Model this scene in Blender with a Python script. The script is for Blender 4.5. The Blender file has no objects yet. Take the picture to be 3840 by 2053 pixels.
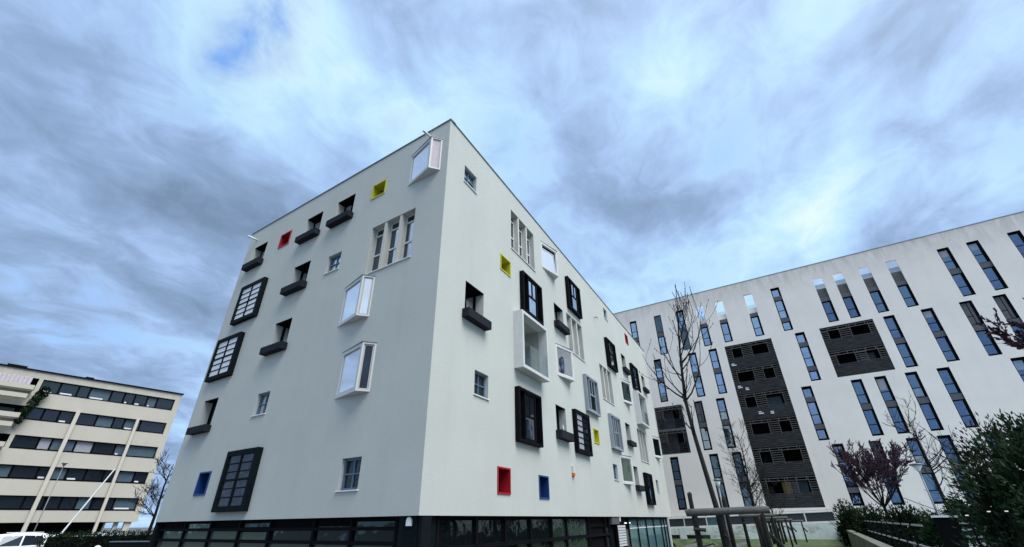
import bpy, math, random
from mathutils import Vector, Matrix, noise
RN = random.Random(11)
scene = bpy.context.scene
COL = scene.collection
rad = math.radians
EXPO = 1.55
EX = 2 ** EXPO

# ------------------------------------------------------------------ helpers
class MB:
    """collects faces for ONE mesh object"""
    def __init__(s): s.v = []; s.f = []
    def face(s, pts):
        i = len(s.v); s.v.extend([tuple(p) for p in pts]); s.f.append(tuple(range(i, i + len(pts)))); return s
    def box(s, x0, x1, y0, y1, z0, z1):
        i = len(s.v)
        s.v += [(x0,y0,z0),(x1,y0,z0),(x1,y1,z0),(x0,y1,z0),(x0,y0,z1),(x1,y0,z1),(x1,y1,z1),(x0,y1,z1)]
        s.f += [tuple(i + k for k in q) for q in ((0,3,2,1),(4,5,6,7),(0,1,5,4),(1,2,6,5),(2,3,7,6),(3,0,4,7))]
        return s
    def prism(s, poly, z0, z1):                        # poly: xy outline, counter-clockwise
        n = len(poly); i = len(s.v)
        s.v += [(p[0], p[1], z0) for p in poly] + [(p[0], p[1], z1) for p in poly]
        s.f.append(tuple(i + k for k in reversed(range(n)))); s.f.append(tuple(i + n + k for k in range(n)))
        for k in range(n): s.f.append((i + k, i + (k + 1) % n, i + n + (k + 1) % n, i + n + k))
        return s
    def tube(s, pts, rs, n=6, cap=True):
        pts = [Vector(p) for p in pts]; i0 = len(s.v); m = len(pts)
        for k, p in enumerate(pts):
            d = (pts[min(k + 1, m - 1)] - pts[max(k - 1, 0)]).normalized()
            a = d.cross(Vector((0, 0, 1)) if abs(d.z) < .95 else Vector((1, 0, 0))).normalized(); b = d.cross(a)
            r = rs[k] if isinstance(rs, (list, tuple)) else rs
            for j in range(n):
                t = 2 * math.pi * j / n
                s.v.append(tuple(p + a * (r * math.cos(t)) + b * (r * math.sin(t))))
        for k in range(m - 1):
            for j in range(n):
                a0 = i0 + k * n + j; a1 = i0 + k * n + (j + 1) % n
                s.f.append((a0, a1, a1 + n, a0 + n))
        if cap:
            s.f.append(tuple(i0 + j for j in reversed(range(n)))); s.f.append(tuple(i0 + (m - 1) * n + j for j in range(n)))
        return s
    def lathe(s, c, prof, n=14):                        # prof: (r,z)
        i0 = len(s.v)
        for r, z in prof:
            for j in range(n):
                t = 2 * math.pi * j / n; s.v.append((c[0] + r * math.cos(t), c[1] + r * math.sin(t), c[2] + z))
        for k in range(len(prof) - 1):
            for j in range(n):
                a0 = i0 + k * n + j; a1 = i0 + k * n + (j + 1) % n
                s.f.append((a0, a1, a1 + n, a0 + n))
        return s
    def ring(s, x0, x1, z0, z1, b, y0, y1):             # rectangular frame: border b, from y0 (front) to y1 (back)
        s.box(x0, x0 + b, y0, y1, z0, z1); s.box(x1 - b, x1, y0, y1, z0, z1)
        s.box(x0 + b, x1 - b, y0, y1, z0, z0 + b); s.box(x0 + b, x1 - b, y0, y1, z1 - b, z1); return s
    def leaf(s, p, d, L, w):
        d = d.normalized(); a = d.cross(Vector((RN.uniform(-1,1), RN.uniform(-1,1), RN.uniform(-1,1)))).normalized()
        i = len(s.v); m = p + d * (L * .45)
        s.v += [tuple(p), tuple(m + a * w), tuple(p + d * L), tuple(m - a * w)]; s.f.append((i, i + 1, i + 2, i + 3)); return s
    def build(s, name, mat, parent=None, loc=(0, 0, 0), rz=0.0, smooth=False):
        me = bpy.data.meshes.new(name); me.from_pydata(s.v, [], s.f); me.update()
        if smooth:
            for p in me.polygons: p.use_smooth = True
        me.materials.append(mat)
        return link(bpy.data.objects.new(name, me), parent, loc, rz)

def link(o, parent=None, loc=(0, 0, 0), rz=0.0):
    COL.objects.link(o)
    o.location = loc; o.rotation_euler = (0, 0, rz)
    if parent is not None: o.parent = parent
    return o
def empty(name, loc, rz=0.0):
    return link(bpy.data.objects.new(name, None), None, loc, rz)
def tag(o, label, cat, group=None):
    o["label"] = label; o["category"] = cat
    if group: o["group"] = group
    return o
def structure(o): o["kind"] = "structure"; return o
def copy_tree(o, parent=None):
    c = o.copy(); COL.objects.link(c); c.parent = parent
    for ch in list(o.children): copy_tree(ch, c)
    return c

class Frame:
    """a facade: x to the viewer's right along the wall, y into the building, z up; parts are parented to its building"""
    def __init__(s, org, dx, building):
        s.o = org; s.rz = math.atan2(dx[1], dx[0]); s.dx = dx; s.dy = (-dx[1], dx[0]); s.b = building
    def world(s, x, y, z=0.0):
        return (s.o[0] + s.dx[0] * x + s.dy[0] * y, s.o[1] + s.dx[1] * x + s.dy[1] * y, z)
    def put(s, mb, name, mat, x=0, z=0, y=0, smooth=False):
        w = s.world(x, y, z); l = s.b.location
        return mb.build(name, mat, s.b, (w[0] - l[0], w[1] - l[1], w[2] - l[2]), s.rz, smooth)
    def putcopy(s, o, x=0, z=0, y=0):
        w = s.world(x, y, z); l = s.b.location
        c = copy_tree(o, s.b); c.location = (w[0] - l[0], w[1] - l[1], w[2] - l[2]); c.rotation_euler = (0, 0, s.rz); return c

def facade(x0, x1, z0, z1, holes):
    """wall face at y=0 with rectangular holes (x0,x1,z0,z1,depth), reveals included"""
    mb = MB()
    xs = sorted({x0, x1, *[h[0] for h in holes], *[h[1] for h in holes]}); zs = sorted({z0, z1, *[h[2] for h in holes], *[h[3] for h in holes]})
    xs = [x for x in xs if x0 <= x <= x1]; zs = [z for z in zs if z0 <= z <= z1]
    for j in range(len(zs) - 1):
        zc = (zs[j] + zs[j + 1]) / 2; run = None
        for i in range(len(xs) - 1):
            xc = (xs[i] + xs[i + 1]) / 2
            solid = not any(h[0] < xc < h[1] and h[2] < zc < h[3] for h in holes)
            if solid and run is None: run = xs[i]
            if run is not None and (not solid or i == len(xs) - 2):
                e = xs[i + 1] if solid else xs[i]
                mb.face([(run, 0, zs[j]), (e, 0, zs[j]), (e, 0, zs[j + 1]), (run, 0, zs[j + 1])]); run = None
    for a, b, c, d, dep in holes:
        mb.face([(a, 0, c), (a, 0, d), (a, dep, d), (a, dep, c)]); mb.face([(b, 0, d), (b, 0, c), (b, dep, c), (b, dep, d)])
        mb.face([(a, 0, c), (a, dep, c), (b, dep, c), (b, 0, c)]); mb.face([(a, 0, d), (b, 0, d), (b, dep, d), (a, dep, d)])
    return mb

# ------------------------------------------------------------------ materials
def nt_new(name):
    m = bpy.data.materials.new(name); m.use_nodes = True; nt = m.node_tree; nt.nodes.clear(); return m, nt
def N(nt, t, **k):
    n = nt.nodes.new(t)
    for a, v in k.items():
        if a in n.inputs.keys() if hasattr(n.inputs, 'keys') else False: n.inputs[a].default_value = v
        else: setattr(n, a, v)
    return n
def noise_node(nt, co, scale, detail=4, rough=.55, dist=0.0):
    n = nt.nodes.new('ShaderNodeTexNoise'); n.inputs['Scale'].default_value = scale; n.inputs['Detail'].default_value = detail
    n.inputs['Roughness'].default_value = rough; n.inputs['Distortion'].default_value = dist
    nt.links.new(co, n.inputs['Vector']); return n.outputs['Fac']
def ramp(nt, fac, stops):
    r = nt.nodes.new('ShaderNodeValToRGB'); el = r.color_ramp.elements
    while len(el) < len(stops): el.new(.5)
    for e, (p, c) in zip(el, stops): e.position = p; e.color = (*c, 1) if len(c) == 3 else c
    nt.links.new(fac, r.inputs['Fac']); return r.outputs['Color']
def math_(nt, op, a, b=None, c=None):
    n = nt.nodes.new('ShaderNodeMath'); n.operation = op
    for i, x in enumerate((a, b, c)):
        if x is None: continue
        if isinstance(x, (int, float)): n.inputs[i].default_value = x
        else: nt.links.new(x, n.inputs[i])
    return n.outputs[0]
def mixc(nt, fac, a, b, blend='MIX'):
    n = nt.nodes.new('ShaderNodeMix'); n.data_type = 'RGBA'; n.blend_type = blend
    if isinstance(fac, (int, float)): n.inputs[0].default_value = fac
    else: nt.links.new(fac, n.inputs[0])
    for i, x in ((6, a), (7, b)):
        if isinstance(x, tuple): n.inputs[i].default_value = (*x[:3], 1)
        else: nt.links.new(x, n.inputs[i])
    return n.outputs[2]
def mat(name, c, rough=.6, var=.12, scale=3.0, bump=0.0, bscale=60.0, metal=0.0, c2=None, spec=.5, stretch=None):
    m, nt = nt_new(name); L = nt.links
    tc = nt.nodes.new('ShaderNodeTexCoord'); co = tc.outputs['Object']
    if stretch:
        mp = nt.nodes.new('ShaderNodeMapping'); mp.inputs['Scale'].default_value = stretch; L.new(co, mp.inputs['Vector']); co = mp.outputs['Vector']
    lo = c2 if c2 else tuple(x * (1 - var) for x in c); hi = tuple(min(1, x * (1 + var)) for x in c)
    col = ramp(nt, noise_node(nt, co, scale, 5), [(.3, lo), (.7, hi)])
    b = nt.nodes.new('ShaderNodeBsdfPrincipled'); L.new(col, b.inputs['Base Color']); b.inputs['Roughness'].default_value = rough
    b.inputs['Metallic'].default_value = metal; b.inputs['Specular IOR Level'].default_value = spec
    if bump:
        bp = nt.nodes.new('ShaderNodeBump'); bp.inputs['Strength'].default_value = bump; bp.inputs['Distance'].default_value = .02
        L.new(noise_node(nt, co, bscale, 3), bp.inputs['Height']); L.new(bp.outputs['Normal'], b.inputs['Normal'])
    o = nt.nodes.new('ShaderNodeOutputMaterial'); L.new(b.outputs[0], o.inputs[0]); return m
def glass(name, dark=(.01, .014, .02), tint=(.8, .9, 1), lo=.12, hi=.9, wav=.02):
    """opaque coated window glass: dark room behind, mirror-like sky on top, a slight waviness"""
    m, nt = nt_new(name); L = nt.links
    d = nt.nodes.new('ShaderNodeBsdfDiffuse'); d.inputs['Color'].default_value = (*dark, 1)
    g = nt.nodes.new('ShaderNodeBsdfGlossy'); g.inputs['Color'].default_value = (*tint, 1); g.inputs['Roughness'].default_value = .03
    lw = nt.nodes.new('ShaderNodeLayerWeight'); lw.inputs['Blend'].default_value = .5
    f = math_(nt, 'POWER', lw.outputs['Facing'], 2.2); f = math_(nt, 'MULTIPLY_ADD', f, hi - lo, lo)
    tc = nt.nodes.new('ShaderNodeTexCoord')
    bp = nt.nodes.new('ShaderNodeBump'); bp.inputs['Strength'].default_value = wav; bp.inputs['Distance'].default_value = .2
    L.new(noise_node(nt, tc.outputs['Object'], 1.1, 2), bp.inputs['Height']); L.new(bp.outputs['Normal'], g.inputs['Normal'])
    mx = nt.nodes.new('ShaderNodeMixShader'); L.new(f, mx.inputs[0]); L.new(d.outputs[0], mx.inputs[1]); L.new(g.outputs[0], mx.inputs[2])
    o = nt.nodes.new('ShaderNodeOutputMaterial'); L.new(mx.outputs[0], o.inputs[0]); return m
def clear_glass(name):
    m, nt = nt_new(name); L = nt.links
    t = nt.nodes.new('ShaderNodeBsdfTransparent'); t.inputs['Color'].default_value = (.84, .92, .92, 1)
    g = nt.nodes.new('ShaderNodeBsdfGlossy'); g.inputs['Roughness'].default_value = .03
    lw = nt.nodes.new('ShaderNodeLayerWeight'); lw.inputs['Blend'].default_value = .5
    fr = nt.nodes.new('ShaderNodeMath'); fr.operation = 'MULTIPLY_ADD'; L.new(math_(nt, 'POWER', lw.outputs['Facing'], 3.0), fr.inputs[0]); fr.inputs[1].default_value = .5; fr.inputs[2].default_value = .06
    mx = nt.nodes.new('ShaderNodeMixShader'); L.new(fr.outputs[0], mx.inputs[0]); L.new(t.outputs[0], mx.inputs[1]); L.new(g.outputs[0], mx.inputs[2])
    o = nt.nodes.new('ShaderNodeOutputMaterial'); L.new(mx.outputs[0], o.inputs[0]); return m
def plaster(name, c, stain_and_shade=None, zstain_and_shade=None, grain=.55):
    """rendered wall: fine grain, faint large cloudiness, optional grime blotches plus shading painted darker towards the parapet"""
    m, nt = nt_new(name); L = nt.links
    tc = nt.nodes.new('ShaderNodeTexCoord'); co = tc.outputs['Object']
    big = noise_node(nt, co, .35, 5, .6)
    col = ramp(nt, big, [(.3, tuple(x * .95 for x in c)), (.7, tuple(min(1, x * 1.04) for x in c))])
    fine = noise_node(nt, co, 19, 7, .8)
    col = mixc(nt, .5, col, ramp(nt, fine, [(.3, (.37, .37, .37)), (.7, (.63, .63, .63))]), 'OVERLAY')
    mp = nt.nodes.new('ShaderNodeMapping'); mp.inputs['Scale'].default_value = (1.6, 1.6, .06); L.new(co, mp.inputs['Vector'])
    st = noise_node(nt, mp.outputs['Vector'], 1.0, 4, .6)
    col = mixc(nt, math_(nt, 'MULTIPLY', ramp(nt, st, [(.52, (0, 0, 0)), (.8, (1, 1, 1))]), .16), col, tuple(x * .72 for x in c))
    if stain_and_shade:
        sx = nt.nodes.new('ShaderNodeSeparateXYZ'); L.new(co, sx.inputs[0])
        up = math_(nt, 'MULTIPLY_ADD', sx.outputs['Z'], 1 / 3.0, -(zstain_and_shade - 3.0) / 3.0)
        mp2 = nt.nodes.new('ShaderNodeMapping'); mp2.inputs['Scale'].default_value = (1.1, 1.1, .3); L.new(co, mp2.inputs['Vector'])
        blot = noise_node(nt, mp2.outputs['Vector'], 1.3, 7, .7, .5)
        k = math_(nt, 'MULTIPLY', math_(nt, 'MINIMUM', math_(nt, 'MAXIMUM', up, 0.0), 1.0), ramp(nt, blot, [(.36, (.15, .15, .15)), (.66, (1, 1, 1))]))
        col = mixc(nt, math_(nt, 'MULTIPLY', k, .62), col, stain_and_shade)  # grime blotches and upper-wall shading, painted together into the colour
    b = nt.nodes.new('ShaderNodeBsdfPrincipled'); L.new(col, b.inputs['Base Color']); b.inputs['Roughness'].default_value = .9
    b.inputs['Specular IOR Level'].default_value = .2
    bp = nt.nodes.new('ShaderNodeBump'); bp.inputs['Strength'].default_value = grain; bp.inputs['Distance'].default_value = .012
    L.new(noise_node(nt, co, 45, 4, .7), bp.inputs['Height']); L.new(bp.outputs['Normal'], b.inputs['Normal'])
    o = nt.nodes.new('ShaderNodeOutputMaterial'); L.new(b.outputs[0], o.inputs[0]); return m
def lit(name, c, s):
    m, nt = nt_new(name); e = nt.nodes.new('ShaderNodeEmission'); e.inputs['Color'].default_value = (*c, 1); e.inputs['Strength'].default_value = s
    o = nt.nodes.new('ShaderNodeOutputMaterial'); nt.links.new(e.outputs[0], o.inputs[0]); return m

M = dict(
    white=plaster('pale_render', (.50, .515, .475)),
    block=plaster('warm_concrete', (.84, .765, .69), stain_and_shade=(.36, .32, .29), zstain_and_shade=26.2),  # upper wall shaded darker in the colour, mixed with grime
    cream=plaster('cream_panel', (.49, .46, .385), stain_and_shade=(.30, .28, .24), zstain_and_shade=17.2),
    bluecurtain=mat('bluish_net_curtain', (.22, .30, .40), .7, .25, 5, stretch=(10, 10, .5)), pier=plaster('pale_pier', (.56, .52, .44)),
    black=mat('black_metal', (.0045, .005, .0065), .7, .25, 2, .05, spec=.06),
    anthracite=mat('anthracite_box', (.017, .020, .026), .8, .2, 3, .1, 40, spec=.1),
    soot=mat('matt_black', (.003, .003, .0035), .9, .2, spec=.1),
    greymetal=mat('grey_metal', (.25, .29, .33), .5, .08, 2),
    panelblue=mat('slate_panel', (.06, .10, .13), .5, .15),
    teal=mat('dark_teal_cladding', (.003, .0075, .009), .75, .35, 9, .2, 30, spec=.1),
    navy=mat('navy_cladding', (.002, .003, .006), .6, .3, 4, spec=.2),
    offwhite=mat('white_frame', (.57, .58, .57), .5, .06),
    beige=mat('timber_frame', (.46, .42, .37), .6, .12, 6, stretch=(6, 6, 1)),
    fin=plaster('fin_render', (.56, .55, .49)),
    blue=mat('blue_grey_frame', (.09, .17, .25), .5, .1),
    cyell=mat('yellow_lining', (.48, .47, .02), .45, .06), cred=mat('red_lining', (.34, .007, .018), .45, .08), cblue=mat('blue_lining', (.007, .045, .18), .45, .08),
    sill=mat('white_sill', (.74, .74, .72), .5, .05),
    coping=mat('zinc_coping', (.16, .18, .19), .45, .1, metal=.3),
    blind=mat('pale_blind', (.74, .75, .78), .7, .06, 8), greyblind=mat('grey_blind', (.30, .31, .35), .7, .08, 6),
    pinkblind=mat('pale_curtain', (.5, .45, .48), .8, .1, 5),
    gl=glass('window_glass', tint=(.92, .96, 1), lo=.58), gdark=glass('dim_glass', lo=.06, hi=.5), gbay=glass('bay_glass', (.66, .66, .66), (.97, .99, 1), .55, .9, .01),
    gblue=glass('blue_glass', (.008, .02, .045), (.68, .82, 1), .50, .9, .05), gb2=glass('deep_blue_glass', (.008, .022, .045), (.50, .70, 1), .24, .75, .05),
    gclear=clear_glass('balustrade_glass'),
    gcurt=glass('dim_curtained_glass', (.020, .019, .020), (.6, .65, .7), .05, .35, .3), gshop2=glass('dim_shop_glass', (.022, .034, .028), (.6, .75, .65), .06, .4, .1), gshop=glass('green_shop_glass', (.065, .09, .074), (.6, .75, .65), .06, .45, .1), gshopd=glass('dark_shop_glass', (.004, .006, .007), (.6, .75, .75), .04, .4, .1),
    lobby=glass('lobby_glass', (.065, .125, .135), (.7, .9, .95), .12, .6, .06), lobdoor=mat('lobby_door_glass', (.035, .09, .12), .3, .2),
    greyin=plaster('loggia_render', (.42, .43, .40)),
    slat=mat('weathered_slats', (.095, .088, .084), .85, .5, 5, .3, 30, stretch=(.5, .5, 8)), slatp=mat('slat_parapet', (.026, .0265, .029), .9, .95, 3, .3, 30, stretch=(.4, .4, 5)),
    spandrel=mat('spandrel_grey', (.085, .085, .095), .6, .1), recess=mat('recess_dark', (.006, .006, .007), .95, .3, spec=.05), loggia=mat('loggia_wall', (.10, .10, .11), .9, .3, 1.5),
    curtain=mat('ochre_curtain', (.38, .26, .07), .9, .35, 3),
    paint=mat('white_car_paint', (.72, .73, .74), .25, .03), paintg=mat('silver_car_paint', (.35, .38, .40), .25, .03), paintk=mat('dark_car_paint', (.02, .022, .03), .25, .1),
    tyre=mat('tyre', (.015, .015, .015), .9, .2), rim=mat('rim', (.3, .3, .32), .4, .1, metal=.8), lamp=mat('lamp_lens', (.7, .7, .68), .2, .05), redlens=mat('red_lens', (.3, .01, .01), .3, .05),
    bark=mat('grey_bark', (.010, .009, .008), .95, .5, 6, .6, 25, stretch=(3, 3, .5)), twig=mat('twig_bark', (.018, .014, .013), .95, .3, spec=.1), darkbark=mat('dark_bark', (.012, .010, .010), .95, .4, 8, spec=.1),
    log=mat('peeled_log', (.085, .082, .077), .9, .35, 4, .5, 30, stretch=(6, 6, 6)), post=mat('weathered_post', (.011, .010, .008), .95, .5, 5, .6, 25, stretch=(3, 3, .6)), strap=mat('rubber_strap', (.01, .01, .01), .8),
    leaf=mat('laurel_leaf', (.023, .046, .021), .7, .75, 2.2, c2=(.004, .010, .004), spec=.12), bleaf=mat('box_leaf', (.015, .030, .012), .8, .7, 2.0, c2=(.003, .008, .003), spec=.06),
    purple=mat('plum_leaf', (.085, .050, .066), .85, .6, 2.5, c2=(.03, .015, .023), spec=.08), redleaf=mat('reddish_tip_leaf', (.060, .036, .030), .8, .5, 2, spec=.1), ivy=mat('ivy_leaf', (.012, .032, .012), .8, .7, 2, spec=.06),
    asphalt=mat('asphalt', (.10, .10, .102), .95, .25, 2, .3, 50), grass=mat('grass', (.055, .085, .028), .95, .6, 1.5, .7, 40), paving=mat('pale_paving', (.26, .34, .37), .85, .2, 2, .1),
    conc=None, railw=mat('white_rail', (.62, .63, .63), .5, .06), mesh=mat('dark_mesh_panel', (.022, .028, .036), .7, .5, 6, stretch=(8, 8, .4)), glpanel=mat('teal_panel', (.06, .12, .13), .4, .2),
    galv=mat('galvanised_steel', (.33, .35, .36), .45, .12, 8, metal=.4), lettering=mat('aluminium_plate', (.55, .57, .58), .45, .15, 5), orange=mat('orange_lens', (.62, .10, .02), .4, .1),
    globe=mat('opal_globe', (.78, .80, .80), .3, .03), glow=lit('lit_lamp', (1, .98, .9), 0.8 / EX), tube=lit('lit_tube', (.95, 1, .98), 1.6 / EX), boom=mat('boom_paint', (.78, .82, .80), .4, .03),
    bottle=mat('clear_plastic', (.6, .68, .72), .15, .1), door=mat('steel_door', (.010, .014, .018), .6, .3), steelgrey=mat('grey_door_leaf', (.11, .12, .125), .6, .3, 4), wood=mat('old_timber', (.10, .075, .055), .9, .4, 4, .4),
)
def concrete():
    m, nt = nt_new('stained_concrete'); L = nt.links
    tc = nt.nodes.new('ShaderNodeTexCoord'); co = tc.outputs['Object']
    col = ramp(nt, noise_node(nt, co, 1.2, 8, .7), [(.3, (.56, .62, .58)), (.7, (.76, .82, .78))])
    mp = nt.nodes.new('ShaderNodeMapping'); mp.inputs['Scale'].default_value = (.5, .5, 1.2); L.new(co, mp.inputs['Vector'])
    col = mixc(nt, ramp(nt, noise_node(nt, mp.outputs['Vector'], 1.1, 7, .7, .6), [(.52, (0, 0, 0)), (.6, (.75, .75, .75))]), col, (.36, .36, .27))
    mp = nt.nodes.new('ShaderNodeMapping'); mp.inputs['Scale'].default_value = (2.2, 2.2, .12); L.new(co, mp.inputs['Vector'])
    col = mixc(nt, ramp(nt, noise_node(nt, mp.outputs['Vector'], 1.0, 5, .7), [(.56, (0, 0, 0)), (.72, (.6, .6, .6))]), col, (.14, .15, .12))
    b = nt.nodes.new('ShaderNodeBsdfPrincipled'); L.new(col, b.inputs['Base Color']); b.inputs['Roughness'].default_value = .95
    bp = nt.nodes.new('ShaderNodeBump'); bp.inputs['Strength'].default_value = .4; L.new(noise_node(nt, co, 12, 6, .7), bp.inputs['Height']); L.new(bp.outputs['Normal'], b.inputs['Normal'])
    o = nt.nodes.new('ShaderNodeOutputMaterial'); L.new(b.outputs[0], o.inputs[0]); return m
M['conc'] = concrete()

# ------------------------------------------------------------------ camera
f, p, r = 1640.9, 0.5155618, -0.0142934
cp, sp, cr, sr = math.cos(p), math.sin(p), math.cos(r), math.sin(r)
fw = Vector((0, cp, sp)); up0 = Vector((0, -sp, cp)); rt0 = Vector((1, 0, 0))
rt = rt0 * cr + up0 * sr; up = rt0 * -sr + up0 * cr
cam = bpy.data.cameras.new('camera'); cam.sensor_width = 36; cam.lens = f / 3840 * 36; cam.clip_end = 3000; cam.clip_start = .05
camo = link(bpy.data.objects.new('camera', cam))
camo.matrix_world = Matrix(((rt.x, up.x, -fw.x, 0), (rt.y, up.y, -fw.y, 0), (rt.z, up.z, -fw.z, 1.7), (0, 0, 0, 1)))
scene.camera = camo
EYE = 1.7
def polar(az, d, z=0.0): return Vector((d * math.sin(rad(az)), d * math.cos(rad(az)), z))

# ------------------------------------------------------------------ MAIN BUILDING
CX, CY = -2.5657, 13.2539
DL = (-.8397, .5430); DR = (.46863, .88339)
main = empty('apartment_building', (CX, CY, -1.5))
tag(main, 'pale grey block with scattered red, yellow, blue and black framed windows over dark ground floor', 'building')
FL = Frame((CX, CY), (.8397, -.5430), main)          # x = -u on the left facade
FR = Frame((CX, CY), DR, main)
ZB, ZT = 1.87, 16.93
LW, RW = 15.5, 34.5
holesL, holesR = [], []

def hole_of(F, x0, x1, z0, z1, dep): (holesL if F is FL else holesR).append((x0, x1, z0, z1, dep))
_cache = {}
def small_window(F, x0, x1, z0, z1, pm='gl'):
    w, h = x1 - x0, z1 - z0; hole_of(F, x0, x1, z0, z1, .2)
    mb = MB().ring(0, w, 0, h, .07, .13, .2); mb.box(w / 2 - .02, w / 2 + .02, .14, .19, .07, h - .07); mb.box(.07, w / 2 - .02, .14, .19, h / 2 - .02, h / 2 + .02); mb.box(w / 2 + .02, w - .07, .14, .19, h / 2 - .02, h / 2 + .02)
    o = F.put(mb, 'small_window', M['blue'], x0, z0)
    MB().face([(0, .185, 0), (w, .185, 0), (w, .185, h), (0, .185, h)]).build('pane', M[pm], o)
    MB().box(-.05, w + .05, -.05, .12, -.035, .0).build('sill', M['sill'], o); return o
def colour_window(F, x0, x1, z0, z1, m, back):
    w, h = x1 - x0, z1 - z0; hole_of(F, x0 + .03, x1 - .03, z0 + .03, z1 - .03, .45)
    mb = MB().ring(0, w, 0, h, .055, -.035, .43)
    o = F.put(mb, 'coloured_window', m, x0, z0)
    MB().box(.055, w - .055, .40, .43, .055, h - .055).build('back_panel', back, o)
    return o
def planter_window(F, x0, x1, ztop, l0, l1, kind):
    w = x1 - x0; z0 = l1 - .06; h = ztop - z0; hole_of(F, x0, x1, z0, ztop, .45)
    o = F.put(MB().ring(.0, w, 0, h, .07, .38, .45).box(w * .42, w * .5, .38, .44, .07, h - .07), 'planter_window', M['black'], x0, z0)
    pm = {'blind': M['greyblind'], 'glass': M['gl'], 'dark': M['gdark']}[kind]
    MB().face([(0, .43, 0), (w, .43, 0), (w, .43, h), (0, .43, h)]).build('pane', pm, o)
    MB().box(.002, w - .002, .004, .45, h - .03, h - .002).build('soffit_panel', M['soot'], o)  # matt black panel under the head of the opening
    F.put(MB().box(-.15, w + .15, -.3, 0, 0, l1 - l0).box(.01, w - .01, 0, .3, .02, l1 - l0 - .02), 'planter_box', M['anthracite'], x0, l0)
    return o
def frame_window(F, x0, z0, m, inner, w=2.2, h=2.15, prot=.21, pane=None):
    hole_of(F, x0 + .08, x0 + w - .08, z0 + .08, z0 + h - .08, .33)
    o = F.put(MB().ring(0, w, 0, h, .11, -prot, .0).ring(.085, w - .085, .085, h - .085, .024, 0.002, .33), 'framed_window', m, x0, z0)
    for a, b in ((.109, .58), (w - .58, w - .109)):
        MB().box(a, b, .26, .32, .11, h - .11).build('shutter_panel', inner, o)
    c0, c1 = .58, w - .58; mb = MB().ring(c0, c1, .11, h - .11, .08, -prot + .035, .3)
    zt = h * .5; mb.box(c0 + .08, c1 - .08, -prot + .045, .0, zt - .04, zt + .04); mb.box(w / 2 - .035, w / 2 + .035, -prot + .045, .0, zt + .04, h - .19)
    c = mb.build('casement', m, o)
    MB().face([(c0 + .05, -prot + .075, .15), (c1 - .05, -prot + .075, .15), (c1 - .05, -prot + .075, h - .15), (c0 + .05, -prot + .075, h - .15)]).build('pane', pane or M['gl'], o)
    return o
def lattice_window(F, x0, z0, pl, pr, w=2.2, h=2.15, prot=.21):
    hole_of(F, x0 + .08, x0 + w - .08, z0 + .08, z0 + h - .08, .2)
    mb = MB().ring(0, w, 0, h, .19, -prot, .1); mb.box(w / 2 - .05, w / 2 + .05, -prot + .03, .02, .19, h - .19)
    for s0, s1 in ((.19, w / 2 - .05), (w / 2 + .05, w - .19)):
        for k in range(1, 6):
            t = .04 if k == 3 else .020; z = .19 + (h - .38) * k / 6; mb.box(s0, s1, -prot + .035, .0, z - t, z + t)
    o = F.put(mb, 'lattice_window', M['teal'] if F is FL else M['black'], x0, z0)
    MB().face([(.15, -prot + .06, .15), (w / 2, -prot + .06, .15), (w / 2, -prot + .06, h - .15), (.15, -prot + .06, h - .15)]).build('pane', pl, o)
    MB().face([(w / 2, -prot + .06, .15), (w - .15, -prot + .06, .15), (w - .15, -prot + .06, h - .15), (w / 2, -prot + .06, h - .15)]).build('pane', pr, o)
    return o
def triple_window(F, x0, x1, z0, z1, side='gl'):
    w, h = x1 - x0, z1 - z0; hole_of(F, x0, x1, z0, z1, .36)
    o = F.put(MB().box(0, w, .33, .36, 0, h), 'triple_window', M['soot'], x0, z0)
    bay = (w - .28) / 3
    for k in range(3):
        a = k * (bay + .14); b = a + bay
        mb = MB().ring(a, b, 0, h, .06, .26, .32); mb.box(a + .06, b - .06, .25, .31, h * .42 - .04, h * .42 + .04); mb.box(a + .06, b - .06, .25, .31, h * .84 - .035, h * .84 + .035)
        c = mb.build('casement', M['offwhite'], o)
        MB().face([(a + .05, .29, .05), (b - .05, .29, .05), (b - .05, .29, h - .05), (a + .05, .29, h - .05)]).build('pane', M['gdark'], c)
        if side == 'gl' and k: q0 = a + (.34 if k == 1 else .24); MB().face([(q0, .285, .05), (b - .05, .285, .05), (b - .05, .285, h * .83), (q0, .285, h * .83)]).build('mirrored_pane', M['gl'], c)
    for k in (1, 2):
        a = k * bay + (k - 1) * .14; MB().box(a, a + .14, .02, .325, .0, h - .002).build('fin', M['fin'], o)
    MB().box(-.05, w + .05, -.05, .25, -.035, .0).build('sill', M['sill'], o); return o
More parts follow.
